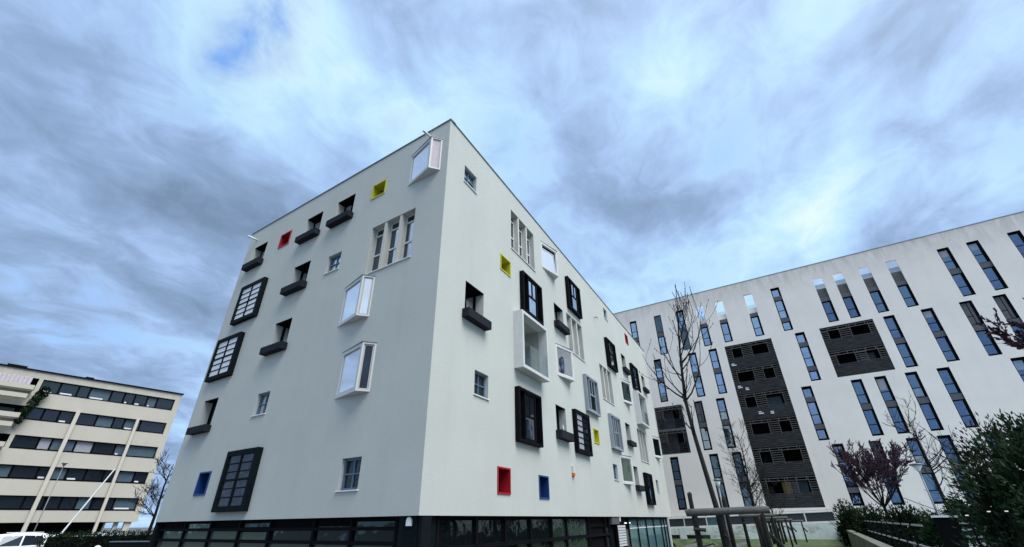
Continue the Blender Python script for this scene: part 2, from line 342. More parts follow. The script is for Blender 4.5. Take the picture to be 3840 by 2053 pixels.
def bay_window(F, x0, z0, w=1.86, h=1.72, apex=.29, prot=.37, second='gbay', first='gbay', tilt=False):
    A, B, Cc = (0, 0), (w - apex, -prot), (w, 0)
    mb = MB(); panes = []; tim = MB()
    def pane_face(P, Q, b, rec):
        P, Q = Vector((*P, 0)), Vector((*Q, 0)); d = (Q - P); Ln = d.length; d.normalize(); n = Vector((-d.y, d.x, 0))
        def pt(s, z, k=0): v = P + d * s + n * k; return (v.x, v.y, z)
        o0, o1, oz0, oz1 = 0, Ln, 0, h; i0, i1, iz0, iz1 = b, Ln - b, b, h - b
        for q in (((o0, oz0), (o1, oz0), (i1, iz0), (i0, iz0)), ((o1, oz0), (o1, oz1), (i1, iz1), (i1, iz0)), ((o1, oz1), (o0, oz1), (i0, iz1), (i1, iz1)), ((o0, oz1), (o0, oz0), (i0, iz0), (i0, iz1))):
            mb.face([pt(*a) for a in q])
        c = [(i0, iz0), (i1, iz0), (i1, iz1), (i0, iz1)]
        for k in range(4): a, e = c[k], c[(k + 1) % 4]; mb.face([pt(*a), pt(*e), pt(*e, rec), pt(*a, rec)])
        t = .05; j = [(i0 + t, iz0 + t), (i1 - t, iz0 + t), (i1 - t, iz1 - t), (i0 + t, iz1 - t)]
        for k in range(4): tim.face([pt(*c[k], rec * .8), pt(*c[(k + 1) % 4], rec * .8), pt(*j[(k + 1) % 4], rec * .8), pt(*j[k], rec * .8)])
        pm = MB(); pm.face([pt(*a, rec) for a in c]); panes.append(pm)
    pane_face(A, B, .13, .05); pane_face(B, Cc, .06, .05)
    mb.face([(*Cc, 0), (*B, 0), (*A, 0)]); mb.face([(*A, h), (*B, h), (*Cc, h)])
    o = F.put(mb, 'bay_window', M['offwhite'], x0, z0)
    tim.build('timber_frame', M['beige'] if F is FL else M['offwhite'], o)
    panes[0].build('pane', M[first], o); panes[1].build('pane', M[second], o)
    MB().prism([(-.03, 0), (B[0], B[1] - .03), (w + .03, 0)], h + .002, h + .03).build('flashing', M['coping'], o)
    return o
def box_balcony(F, x0, z0, w=2.74, h=2.65):
    hole_of(F, x0 + .1, x0 + w - .1, z0 + .1, z0 + h - .1, .02)
    o = F.put(MB().ring(0, w, 0, h, .14, -.45, .0), 'box_balcony', M['offwhite'], x0, z0)
    i0, i1, j0, j1 = .11, w - .11, .11, h - .11; D = 1.3
    mb = MB()
    mb.face([(i0, .0, j0), (i0, .0, j1), (i0, D, j1), (i0, D, j0)]); mb.face([(i1, .0, j1), (i1, .0, j0), (i1, D, j0), (i1, D, j1)])
    mb.face([(i0, 0, j0), (i0, D, j0), (i1, D, j0), (i1, 0, j0)]); mb.face([(i0, 0, j1), (i1, 0, j1), (i1, D, j1), (i0, D, j1)]); mb.face([(i0, D, j0), (i1, D, j0), (i1, D, j1), (i0, D, j1)])
    mb.build('loggia', M['greyin'], o)
    d = MB().ring(.25, 1.6, j0, h - .25, .09, D - .1, D - .01).build('door', M['black'], o)
    MB().face([(.3, D - .03, j0), (1.55, D - .03, j0), (1.55, D - .03, h - .3), (.3, D - .03, h - .3)]).build('pane', M['gdark'], o)
    MB().box(.14, w - .14, -.42, -.405, .14, 1.2).build('balustrade', M['gclear'], o)
    return o

# left facade  (x = -u)
def XL(a, b): return -b, -a
for a, b, zt, l0, l1, k in ((13.28, 14.58, 15.61, 14.07, 14.40, 'blind'), (8.33, 9.63, 15.6, 14.06, 14.36, 'blind'), (5.86, 7.16, 15.6, 14.06, 14.36, 'blind'),
                            (8.35, 9.65, 12.68, 11.14, 11.46, 'glass'), (8.69, 9.98, 9.79, 8.25, 8.56, 'glass'), (13.29, 14.58, 6.9, 5.35, 5.64, 'dark')):
    planter_window(FL, *XL(a, b), zt, l0, l1, k)
for a, b, z0, z1 in ((6.0, 6.92, 11.44, 12.35), (8.94, 9.85, 5.63, 6.54), (2.62, 3.56, 2.6, 3.53)): small_window(FL, *XL(a, b), z0, z1, 'gcurt' if z0 < 3 else 'gl')
colour_window(FL, *XL(10.92, 11.88), 14.57, 15.45, M['cred'], M['cred']); colour_window(FL, *XL(3.66, 4.57), 14.57, 15.40, M['cyell'], M['wood']); colour_window(FL, *XL(11.85, 12.79), 2.78, 3.67, M['cblue'], M['gshopd'])
triple_window(FL, *XL(1.54, 4.1), 10.49, 12.83)
lattice_window(FL, -14.14, 10.67, M['blind'], M['blind']); lattice_window(FL, -14.84, 7.82, M['blind'], M['blind']); lattice_window(FL, -10.58, 2.14, M['gcurt'], M['gcurt'])
bay_window(FL, -2.24, 14.26, second='pinkblind'); bay_window(FL, -5.24, 8.48); bay_window(FL, -4.57, 5.56, second='gdark')
# right facade
small_window(FR, 1.22, 2.17, 14.42, 15.33); small_window(FR, 2.5, 3.45, 5.62, 6.5, 'gcurt'); small_window(FR, 20.82, 21.7, 15.55, 16.45); small_window(FR, 18.48, 19.42, 3.87, 4.76); small_window(FR, 30.31, 31.18, 3.67, 4.56)
colour_window(FR, 4.34, 5.3, 11.64, 12.47, M['cyell'], M['wood']); colour_window(FR, 26.85, 27.8, 15.44, 16.34, M['cred'], M['cred']); colour_window(FR, 15.3, 16.22, 5.59, 6.41, M['cyell'], M['cyell'])
colour_window(FR, 4.14, 5.09, 2.54, 3.42, M['cred'], M['gshopd']); colour_window(FR, 7.56, 8.52, 2.49, 3.37, M['cblue'], M['gshopd'])
triple_window(FR, 5.44, 8.1, 13.38, 15.76, 'gdark'); triple_window(FR, 12.37, 14.98, 10.3, 12.66, 'gdark'); triple_window(FR, 18.03, 20.58, 8.72, 11.08, 'gdark'); triple_window(FR, 26.25, 28.88, 5.68, 8.03, 'gdark')
for x0, z0, fi in ((9.06, 14.18, 'soot'), (10.32, 8.3, 'gl'), (23.15, 9.53, 'gshopd'), (31.5, 6.44, 'gshopd'), (20.3, 3.73, 'gshop')):
    bw = bay_window(FR, x0, z0, first=fi)
    if fi == 'soot':                            # this one stands open: the sash tilts inwards
        a = math.atan2(-.37, 1.57); ux, uy = math.cos(a), math.sin(a); q = lambda s_, k, z: (ux * s_ - uy * k, uy * s_ + ux * k, z)
        MB().face([q(.15, .035, .15), q(1.36, .035, .15), q(1.22, .045, 1.28), q(.15, .045, 1.28)]).build('tilted_pane', M['gbay'], bw)
        MB().face([q(1.36, .03, .15), q(1.42, .03, .15), q(1.28, .03, 1.34), q(1.22, .03, 1.34)]).face([q(.15, .03, 1.28), q(1.24, .03, 1.28), q(1.24, .03, 1.34), q(.15, .03, 1.34)]).build('sash', M['offwhite'], bw)
for a, b, zt, l0, l1, k in ((1.68, 3.0, 9.78, 8.2, 8.53, 'glass'), (10.48, 11.82, 12.55, 11.02, 11.36, 'blind'), (9.84, 11.12, 6.71, 5.1, 5.47, 'dark'), (24.5, 25.76, 13.77, 12.19, 12.52, 'dark'),
                            (31.13, 32.36, 13.63, 12.1, 12.39, 'dark'), (22.84, 24.12, 7.95, 6.38, 6.67, 'dark'), (23.5, 24.67, 5.05, 3.45, 3.8, 'dark')):
    planter_window(FR, a, b, zt, l0, l1, k)
for x0, z0, m, inn, pn in ((6.25, 10.32, 'black', 'soot', 'gl'), (12.6, 13.1, 'black', 'soot', 'gl'), (5.55, 4.44, 'black', 'soot', 'gdark'), (19.95, 11.45, 'black', 'soot', 'gl'), (26.95, 11.43, 'black', 'soot', 'gl'),
                       (26.05, 2.65, 'black', 'soot', 'gl'), (14.3, 7.21, 'greymetal', 'panelblue', 'gdark'), (18.6, 5.67, 'greymetal', 'panelblue', 'gdark')):
    frame_window(FR, x0, z0, M[m], M[inn], pane=M[pn])
lattice_window(FR, 12.03, 4.73, M['greyblind'], M['gdark'])
box_balcony(FR, 5.55, 7.37); box_balcony(FR, 26.62, 8.43)
FL.put(facade(-LW, 0, ZB, ZT, holesL), 'wall', M['white']); FR.put(facade(0, RW, ZB, ZT, holesR), 'wall', M['white'])
# closing walls, roof, parapet coping
A0 = Vector((0, 0)); A1 = Vector(DL) * LW; A2 = A1 + Vector(DR) * RW; A3 = Vector(DR) * RW
mb = MB()
for P_, Q_ in ((A1, A2), (A2, A3)): mb.face([(P_.x, P_.y, ZB), (Q_.x, Q_.y, ZB), (Q_.x, Q_.y, ZT), (P_.x, P_.y, ZT)])
mb.face([(q.x, q.y, ZB + .001) for q in (A0, A1, A2, A3)])
mb.build('rear_wall', M['white'], main, (0, 0, 1.5))
MB().face([(q.x, q.y, ZT - .25) for q in (A0, A3, A2, A1)]).build('roof', M['coping'], main, (0, 0, 1.5))
FL.put(MB().box(-LW - .03, .04, -.04, .3, 0, .05), 'coping', M['coping'], 0, ZT); FR.put(MB().box(.0, RW + .03, -.04, .3, 0, .046), 'coping', M['coping'], 0, ZT + .002)
# water spouts, alarm box, wall bracket, wall lamp
for u, z in ((14.66, 16.22), (1.04, 16.45)):
    FL.put(MB().tube([(0, .05, 0), (0, -.55, -.03)], .055, 10), 'water_spout', M['sill'], -u, z, smooth=True)
al = FR.put(MB().box(-.11, .11, -.1, 0, 0, .3), 'alarm_box', M['offwhite'], 11.48, 3.72)
MB().box(-.11, .11, -.1, 0, -.13, -.002).lathe((0, -.05, -.2), [(.0, 0), (.05, .0), (.05, .07)], 8).build('beacon', M['orange'], al)
FR.put(MB().box(-.03, .03, -.25, 0, 0, .06).box(-.03, .03, -.25, -.19, -.12, 0), 'wall_bracket', M['galv'], 18.05, 14.45)
wl = MB(); arc = [(-.09, -.1)] + [(.09 * math.cos(math.pi - k * math.pi / 8), .02 + .09 * math.sin(math.pi - k * math.pi / 8)) for k in range(9)] + [(.09, -.1)]
wl.face([(x, -.11, z) for x, z in arc[::-1]])
for (xa, za), (xb, zb2) in zip(arc, arc[1:] + arc[:1]): wl.face([(xa, -.11, za), (xa, 0, za), (xb, 0, zb2), (xb, -.11, zb2)])
FL.put(wl, 'wall_lamp', M['globe'], -.40, 1.73, .148)

# ground floor, set back a little behind the rendered walls
YG = .15
def slab(F, x0, x1, z0, z1, name, m, y0=YG, y1=.4): return F.put(MB().box(x0, x1, y0, y1, z0, z1), name, m)
slab(FL, -LW + .02, -.9, -1.5, ZB - .004, 'shopfront_backing', M['soot'], YG + .08, .45); slab(FR, 1.0, RW - .1, -1.5, ZB - .004, 'shopfront_backing', M['soot'], YG + .1, .45)
def frames(F, xs, zs, w, name='shopfront_frame', m=None):
    mb = MB()
    for x in xs: mb.box(x - w, x + w, YG - .03, YG + .079, -1.5, ZB - .01)
    for z in zs: mb.box(xs[0], xs[-1], YG - .02, YG + .075, z - w, z + w)
    return F.put(mb, name, m or M['black'])
frames(FL, [-15.2, -13.03, -11.0, -8.93, -7.0, -4.6, -2.82, -.95], [1.57, 1.21, .15, -.9], .045)
def panes(F, lst, m, y=YG + .06, name='shop_pane'):
    for x0, x1, z0, z1 in lst: F.put(MB().box(x0, x1, y, y + .018, z0, z1), name, m)
panes(FL, [(-14.85, -13.08, 1.26, 1.52), (-12.98, -11.05, 1.26, 1.52), (-10.95, -8.98, 1.26, 1.52), (-8.88, -7.25, 1.26, 1.49), (-15.15, -13.08, .2, 1.16), (-12.98, -11.05, .2, 1.16), (-10.95, -8.98, .2, 1.16), (-8.88, -7.05, .2, 1.16), (-6.95, -4.65, .2, 1.16), (-4.55, -2.87, .2, 1.16), (-2.77, -1.0, .2, 1.16), (-12.9, -11.1, 1.62, 1.77)], M['gshop'])
panes(FL, [(-4.45, -2.87, 1.26, 1.64), (-2.77, -1.0, 1.26, 1.75), (-6.95, -4.65, 1.26, 1.52), (-8.7, -7.1, 1.64, 1.76)], M['gshopd'])
slab(FL, -.88, -.0, -1.5, ZB - .003, 'corner_pier', M['navy'], YG, .5)
slab(FR, .12, 1.0, -1.5, ZB - .003, 'corner_pier', M['teal'], YG, .6)
slab(FL, -LW + .01, -15.28, -1.5, ZB - .003, 'end_pier', M['teal'], .02, .5)
frames(FR, [1.05, 3.1, 5.0, 7.0, 9.0, 10.65, 13.5, 16.2, 16.9], [1.03], .06)
panes(FR, [(1.1, 3.03, -.1, 1.75), (3.17, 4.93, -.1, 1.75), (5.07, 6.93, -.1, 1.75), (7.07, 8.93, -.1, 1.75)], M['gshopd'])
panes(FR, [(9.06, 10.58, 1.1, 1.76), (10.72, 13.4, 1.1, 1.76), (9.06, 10.58, -.1, .96), (10.72, 13.4, -.1, .96), (13.52, 13.74, -.2, 1.2), (16.22, 16.84, .98, 1.33), (16.22, 16.84, -.2, .9)], M['gshop2'])
FR.put(MB().ring(13.76, 16.16, -1.5, 1.49, .08, YG + .02, YG + .079), 'entrance_door', M['soot'])
slab(FR, 17.25, 18.68, 1.49, ZB - .004, 'door_canopy_panel', M['spandrel'], .05, .24)
FR.put(MB().box(18.72, 18.86, .02, .1, 1.62, 1.86), 'strip_lamp', M['globe'])
lp = FR.put(MB().box(17.95, 19.75, .02, .14, .3, 1.47), 'letterbox_panel', M['black'])
for k in range(8): MB().box(18.07, 19.63, .0, .019, .38 + k * .134, .38 + k * .134 + .105).build('letterbox_flap', M['lettering'], lp)
FR.put(MB().box(19.85, 20.9, YG + .05, YG + .075, -1.5, 1.2), 'side_light', M['gshop'])
panes(FR, [(21.0, 23.15, -1.5, 1.72), (23.28, 25.5, -1.5, 1.72), (25.64, 27.82, -1.5, 1.72), (27.96, 30.52, -1.5, 1.72), (30.66, 31.64, -1.5, 1.72), (31.78, 32.75, -1.5, 1.72)], M['lobby'], YG + .04, 'lobby_pane')
frames(FR, [20.97, 23.21, 25.57, 27.89, 30.59, 31.71, 32.78], [1.76], .05, 'lobby_frame')
FR.put(MB().box(21.02, 32.7, YG + .02, YG + .038, 1.2, 1.26), 'lobby_rail', M['railw'])
FR.put(MB().box(25.7, 30.2, YG + .025, YG + .039, -1.5, .72), 'lobby_door', M['lobdoor'])
FR.put(MB().box(32.83, 33.1, .0, .35, -1.5, ZB - .004), 'end_post', M['offwhite'])
for x, w_ in ((20.1, .5), (21.2, .3)): FR.put(MB().box(x, x + w_, YG + .01, YG + .019, 1.5, 1.56), 'lobby_light', M['tube'])

bt = MB().lathe((0, 0, 0), [(0, 0), (.045, 0), (.045, .2), (.018, .27), (.018, .31), (0, .31)], 12)
w_ = FR.world(10.35, -.12, 5.47)
tag(bt.build('bottle', M['bottle'], None, w_, 0, True), 'small clear bottle standing on the dark planter box low on the right facade', 'bottle')

# ------------------------------------------------------------------ SLIT-WINDOW BLOCK (right)
K = 1.06
wo = (16.96, 53.0)
block = empty('residential_block', (wo[0], wo[1], 0))
tag(block, 'long pale concrete block with tall narrow slit windows and dark slatted balconies, behind the railing', 'building')
FW = Frame(wo, (.8397, -.5430), block)
def zk(z): return (z - 1.7) * K + 1.7
hW = []
SW, SH = .84 * K, 4.9 * K
RBL = random.Random(77)
def slit(u, ztop, kind):
    x0 = u * K; z0 = zk(ztop) - SH; z1 = zk(ztop); w, h = SW, SH
    hW.append((x0, x0 + w, z0, z1, .32))
    fr = MB(); pn = MB(); sp = MB()
    def Z(a): return h * (1 - a)              # a: fraction from the top
    def pane(a, b, m=pn): m.box(.09, w - .20, .19, .205, Z(b), Z(a))
    def bar(a): fr.box(.05, w - .05, .16, .215, Z(a) - .03, Z(a) + .03)
    top = 0.0
    if kind in ('std', 'curt', 'darkwin', 'shutlow', 'shut'):
        if kind in ('std', 'darkwin', 'shutlow'): pane(.045, .27); pane(.285, .43)
        if kind == 'shut': sp2 = MB().box(.05, w - .05, .1, .2, Z(.43), Z(.02))
        if kind == 'curt': sp2 = MB().box(.07, w * .5, .17, .2, Z(.43), Z(.03)).box(w * .56, w - .07, .14, .2, Z(.43), Z(.03))
        sp.box(.02, w - .02, .1, .21, Z(.545), Z(.445))
        if kind == 'shutlow': sp2 = MB().box(.05, w - .05, .1, .2, Z(.985), Z(.5))
        else: pane(.565, .80); pane(.815, .965)
        bar(.277); bar(.807)
    elif kind == 'offset':
        pane(.05, .2); sp.box(.02, w - .02, .1, .21, Z(.295), Z(.205)); pane(.315, .53); pane(.545, .70); sp.box(.02, w - .02, .1, .21, Z(.80), Z(.715)); pane(.82, .965); bar(.537)
    else:                                      # the top storey is open: sky shows through
        top = .545
        sp.box(.02, w - .02, .1, .21, Z(.545), Z(.455)); pane(.565, .80); pane(.815, .965); bar(.807)
        if kind == 'open_wall': sp2 = MB().box(0.001, w - .001, .18, .30, Z(.453), Z(.33))
        else:
            sp2 = MB().box(.001, w - .001, .2, .24, Z(.453), Z(.25))
            for k in range(5): sp2.box(.001, w - .001, .2, .24, Z(.245 - k * .022), Z(.245 - k * .022) + .05)
    fr.ring(.0, w, 0, Z(top), .035, .012, .3); fr.ring(.036, w - .036, .036, Z(top) - .036, .03, .12, .3); fr.box(.066, w - .066, .212, .3, .066, Z(top) - .066); fr.box(w - .20, w - .066, .14, .211, .066, Z(top) - .066)
    o = FW.put(fr, 'slit_window', M['black'], x0, z0)
    if pn.v: pn.build('pane', M['gb2'] if (kind == 'darkwin' or u > 17) else M['gblue'], o)
    if kind == 'std' and RBL.random() < .42:
        a_, b_ = ((.045, .27), (.565, .80), (.285, .43))[RBL.choice((0, 0, 1, 2))]; b_ = a_ + (b_ - a_) * RBL.uniform(.5, 1)
        MB().box(.09, w - .20, .17, .189, Z(b_), Z(a_)).build('blind', M[RBL.choice(('greyblind', 'panelblue', 'bluecurtain'))], o)
    if sp.v: sp.build('spandrel_panel', M['spandrel'], o)
    if kind == 'shut' or kind == 'shutlow': sp2.build('shutter', M['panelblue'], o)
    if kind == 'curt': sp2.build('curtain', M['spandrel'], o)
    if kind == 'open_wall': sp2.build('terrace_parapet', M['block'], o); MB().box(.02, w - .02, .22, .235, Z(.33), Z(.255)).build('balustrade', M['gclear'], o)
    if kind == 'open_slat': sp2.build('terrace_slats', M['slat'], o)
    return o
R1, R2, R3, R4 = 23.28, 17.96, 12.66, 7.38
for u, k in ((-1.6, 'std'), (1.45, 'shut'), (4.08, 'shutlow'), (6.34, 'open_wall'), (8.48, 'open_wall'), (11.55, 'open_wall'), (14.2, 'offset'), (18.13, 'open_slat'), (19.9, 'open_slat'), (22.08, 'open_slat'), (24.25, 'open_slat'),
             (28.14, 'std'), (30.2, 'std'), (32.92, 'std'), (35.0, 'std')): slit(u, R1, k)
for u, k in ((.5, 'std'), (4.45, 'std'), (6.63, 'std'), (15.0, 'offset'), (22.24, 'std'), (25.0, 'std'), (27.63, 'curt'), (29.8, 'curt'), (33.2, 'std'), (35.4, 'std')): slit(u, R2, k)
for u, k in ((3.96, 'curt'), (6.2, 'std'), (14.0, 'offset'), (17.98, 'std'), (19.75, 'std'), (21.94, 'std'), (24.1, 'std'), (28.7, 'std'), (31.2, 'std'), (33.6, 'std')): slit(u, R3, k)
for u, k in ((.4, 'darkwin'), (4.33, 'darkwin'), (6.46, 'darkwin'), (14.84, 'offset'), (17.53, 'curt'), (20.1, 'std'), (22.12, 'std'), (24.88, 'darkwin'), (26.86, 'darkwin'), (30.5, 'std'), (33.0, 'std')): slit(u, R4, k)

def slat_balcony(u0, u1, zt, zb, rails=False):
    x0, x1, z0, z1 = u0 * K, u1 * K, zk(zb), zk(zt); w, h = x1 - x0, z1 - z0; n = round(h / 2.85); sh = h / n
    hW.append((x0, x1, z0, z1, .02))
    D = 1.5; mb = MB()
    mb.face([(0, .02, 0), (0, .02, h), (0, D, h), (0, D, 0)]); mb.face([(w, .02, h), (w, .02, 0), (w, D, 0), (w, D, h)]); mb.face([(0, D, 0), (w, D, 0), (w, D, h), (0, D, h)])
    for k in range(n + 1): mb.box(.001, w - .001, .06, D - .002, max(0, k * sh - .1), min(h, k * sh + .1))
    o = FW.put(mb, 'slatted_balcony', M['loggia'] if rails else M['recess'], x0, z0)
    for k in range(n):
        zf = k * sh
        door = MB().box(w * .55, w * .82, D - .08, D - .01, zf + .1, zf + 2.3); door.build('balcony_door', M['soot'] if rails or k % 3 else M['panelblue'], o)
        fr = MB()
        if rails:
            for q in range(6): fr.box(.02, w - .02, .03, .06, zf + .2 + q * .17, zf + .25 + q * .17)
            for xx in (0.02, w * .3, w * .62, w - .07): fr.box(xx, xx + .05, .025, .065, zf + .08, zf + 1.2)
            fr.build('railing', M['slatp'], o)
        else:
            for q in range(8): fr.box(.01, w - .01, .02 + RN.uniform(0, .012), .055, zf - .02 + q * .165, zf + .112 + q * .165)
            fr.build('slat_parapet', M['slatp'], o)
        sc = MB()
        tt = zf + sh - .12
        sc.box(.0, w, .02, .05, tt - .06, tt); sc.box(.0, w, .02, .05, tt - .30, tt - .24)
        spans = [(.0, .14), (.34, .56), (.88, 1.0)] if k % 2 == (n % 2 == 0) else [(.0, .12), (.45, .66), (.86, 1.0)]
        if rails: spans = [(0, .3), (.86, 1)]
        for a, b in spans:
            for q in range(6): zz = zf + 1.32 + q * .2; sc.box(a * w + .002, b * w - .002, .02, .05, zz, zz + .055) if zz < tt - .32 else None
            for xx in (a * w + .002, b * w - .05): sc.box(xx, xx + .045, .005, .06, zf + 1.1, tt)
        for xx in [w * q / 6 for q in range(1, 6)]: sc.box(xx, xx + .05, .012, .04, tt - .3, tt + .05)
        sc.build('slat_screen', M['slat'], o)
    return o
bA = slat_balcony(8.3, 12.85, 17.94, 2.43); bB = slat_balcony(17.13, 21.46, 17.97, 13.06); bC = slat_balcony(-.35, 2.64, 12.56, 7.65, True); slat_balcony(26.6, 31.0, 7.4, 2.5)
MB().box(1.75, 2.55, 1.3, 1.32, .75, 2.3).build('curtain', M['curtain'], bA)
for x, z in ((.25, 14.1), (.3, 11.6), (1.0, 11.3), (1.6, 8.7), (2.7, 8.6)): MB().box(x, x + RN.uniform(.25, .5), -.005, .018, z, z + .1).box(x, x + .3, -.005, .018, z + .17, z + .25).build('hung_panel', M['blind'], bA)
zw0, zw1 = 0.0, zk(24.87)
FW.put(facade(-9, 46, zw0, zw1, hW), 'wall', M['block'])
# rooms behind the facade: the middle of the top storey is an open terrace
def body(u0, u1, zt):
    mb = MB(); x0, x1 = u0 * K, u1 * K; D = 13.0; y0 = .33
    mb.face([(x0, D, 0), (x0, D, zt), (x1, D, zt), (x1, D, 0)]); mb.face([(x0, 1.6, 0), (x0, D, 0), (x0, D, zt), (x0, 1.6, zt)]); mb.face([(x1, 1.6, 0), (x1, 1.6, zt), (x1, D, zt), (x1, D, 0)])
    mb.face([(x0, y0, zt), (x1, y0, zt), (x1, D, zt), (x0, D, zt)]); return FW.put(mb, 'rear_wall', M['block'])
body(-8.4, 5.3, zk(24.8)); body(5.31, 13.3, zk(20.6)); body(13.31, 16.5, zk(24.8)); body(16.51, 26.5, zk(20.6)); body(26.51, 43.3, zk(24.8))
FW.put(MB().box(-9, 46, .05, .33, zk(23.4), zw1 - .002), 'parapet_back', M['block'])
FW.put(MB().box(-9.02, 46.02, -.03, .36, 0, .06), 'coping', M['coping'], 0, zw1)

# ------------------------------------------------------------------ OFFICE BLOCK (left)
KB = 1.81
bo = (-50.68, 50.68)
office = empty('office_block', (bo[0], bo[1], -.5))
tag(office, 'cream banded block with dark ribbon windows and two slim piers, beyond the white car', 'building')
FB = Frame(bo, (.6304, .7763), office)
def zb(z): return (z - 1.7) * KB + 1.7
U0, U1 = -14.0, 5.62
bands = [(9.72, 8.98), (8.09, 7.37), (6.48, 5.77), (4.90, 4.20), (3.34, 2.63)]
hB = [(-1.75 * KB, 5.30 * KB, zb(b), zb(t), .45) for t, b in bands] + [(-13.5 * KB, -1.95 * KB, zb(b), zb(t), .02) for t, b in bands]
FB.put(facade(U0 * KB, U1 * KB, zb(1.99), zb(10.14), hB), 'wall', M['cream'])
mb = MB(); x0, x1 = U0 * KB, U1 * KB
for xx in (x0, x1): mb.face([(xx, 0, zb(1.99)), (xx, 14, zb(1.99)), (xx, 14, zb(10.14)), (xx, 0, zb(10.14))])
mb.face([(x0, 14, -.5), (x1, 14, -.5), (x1, 14, zb(10.14)), (x0, 14, zb(10.14))]); mb.face([(x0, 0, zb(10.1)), (x1, 0, zb(10.1)), (x1, 14, zb(10.1)), (x0, 14, zb(10.1))]); mb.face([(x0, 0, zb(1.99)), (x0, 14, zb(1.99)), (x1, 14, zb(1.99)), (x1, 0, zb(1.99))])
FB.put(mb, 'rear_wall', M['cream'])
FB.put(MB().box(x0 - .1, x1 + .12, -.15, .3, 0, .14), 'roof_edge', M['black'], 0, zb(10.14))
RB = random.Random(5)
for bi, (t, b) in enumerate(bands):
    w, h = 7.05 * KB, (t - b) * KB
    mb = MB().ring(0, w, 0, h, .08, .30, .42); mb.box(.08, w - .08, .41, .45, .08, h - .08)
    cuts = [0]; 
    while cuts[-1] < w - 1.2: cuts.append(cuts[-1] + RB.choice((1.05, 1.3, 1.6, 2.0)))
    cuts[-1] = w
    for c in cuts[1:-1]: mb.box(c - .06, c + .06, .28, .4, .08, h - .08)
    o = FB.put(mb, 'ribbon_window', M['soot'], -1.75 * KB, zb(b))
    gp = {'gdark': MB(), 'panelblue': MB(), 'greyblind': MB(), 'blind': MB()}
    for c0, c1 in zip(cuts, cuts[1:]):
        kk = RB.choices(['gdark', 'panelblue', 'greyblind'], [7, 3, .7 if bi > 1 else .1])[0]
        gp[kk].box(c0 + .09, c1 - .09, .36, .40, .12, h - .1)
        if RB.random() < (.45 if bi == 0 else .12): gp['blind'].box(c0 + .2, c1 - RB.uniform(.3, .7), .33, .355, .12, .12 + .15)
    for kk, g in gp.items():
        if g.v: g.build('blind' if kk in ('blind', 'greyblind') else 'pane', M['panelblue' if kk == 'panelblue' else kk], o)
    MB().box(0, w, -.02, .3, -.04, .03).build('sill', M['soot'], o)
for u, wd in ((.46, .34), (3.58, .28)):
    FB.put(MB().box(-wd / 2, wd / 2, -.32, -.02, -.5, zb(8.1)), 'pier', M['pier'], u * KB)
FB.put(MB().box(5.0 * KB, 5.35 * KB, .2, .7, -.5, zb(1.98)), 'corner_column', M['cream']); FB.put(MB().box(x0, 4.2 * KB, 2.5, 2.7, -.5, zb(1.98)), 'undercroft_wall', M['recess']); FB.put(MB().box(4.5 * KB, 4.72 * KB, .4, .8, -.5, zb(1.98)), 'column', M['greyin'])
for u0, u1, hh in ((-3.5, -2.72, .55), (.24, .55, .5)):
    o = FB.put(MB().box(u0 * KB, u1 * KB, 2, 3.4, zb(10.1), zb(10.1) + hh), 'roof_vent', M['cream']); MB().box(u0 * KB - .1, u1 * KB + .1, 1.9, 3.5, zb(10.1) + hh + .002, zb(10.1) + hh + .28).build('vent_cap', M['soot'], o)
# recessed balconies on its left part
for bi, (t, b) in enumerate(bands):
    w = 11.5 * KB; h = (t - b) * KB
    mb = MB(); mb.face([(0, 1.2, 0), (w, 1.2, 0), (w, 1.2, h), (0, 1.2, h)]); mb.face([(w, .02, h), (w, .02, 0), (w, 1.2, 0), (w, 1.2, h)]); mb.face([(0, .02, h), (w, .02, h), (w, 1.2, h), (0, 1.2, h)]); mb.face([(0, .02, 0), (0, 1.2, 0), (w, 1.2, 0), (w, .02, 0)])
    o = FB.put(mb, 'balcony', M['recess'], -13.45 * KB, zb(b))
    g = MB(); g.box(0, w - .1, -.9, -.8, -.05, .42); g.box(0, w - .3, -.75, -.6, -.95, -.5); g.box(0, w - .1, -.8, 0, -.16, -.06); g.build('balustrade', M['cream'], o)
    if bi == 0:
        for a in range(4):
            s0 = w - .5 - a * 3.1; aw = MB()
            for q in range(8): aw.box(s0 - 2.7 + q * .335, s0 - 2.7 + (q + 1) * .335 - .02, -.35 - .05 * (q % 2), -.25, h * .32, h - .02)
            aw.build('awning', M['pinkblind'], o)
    else:
        for a in range(3): MB().box(w - 2.2 - a * 4, w - .6 - a * 4, 1.1, 1.19, .1, h - .2).build('balcony_door', M['panelblue'], o)

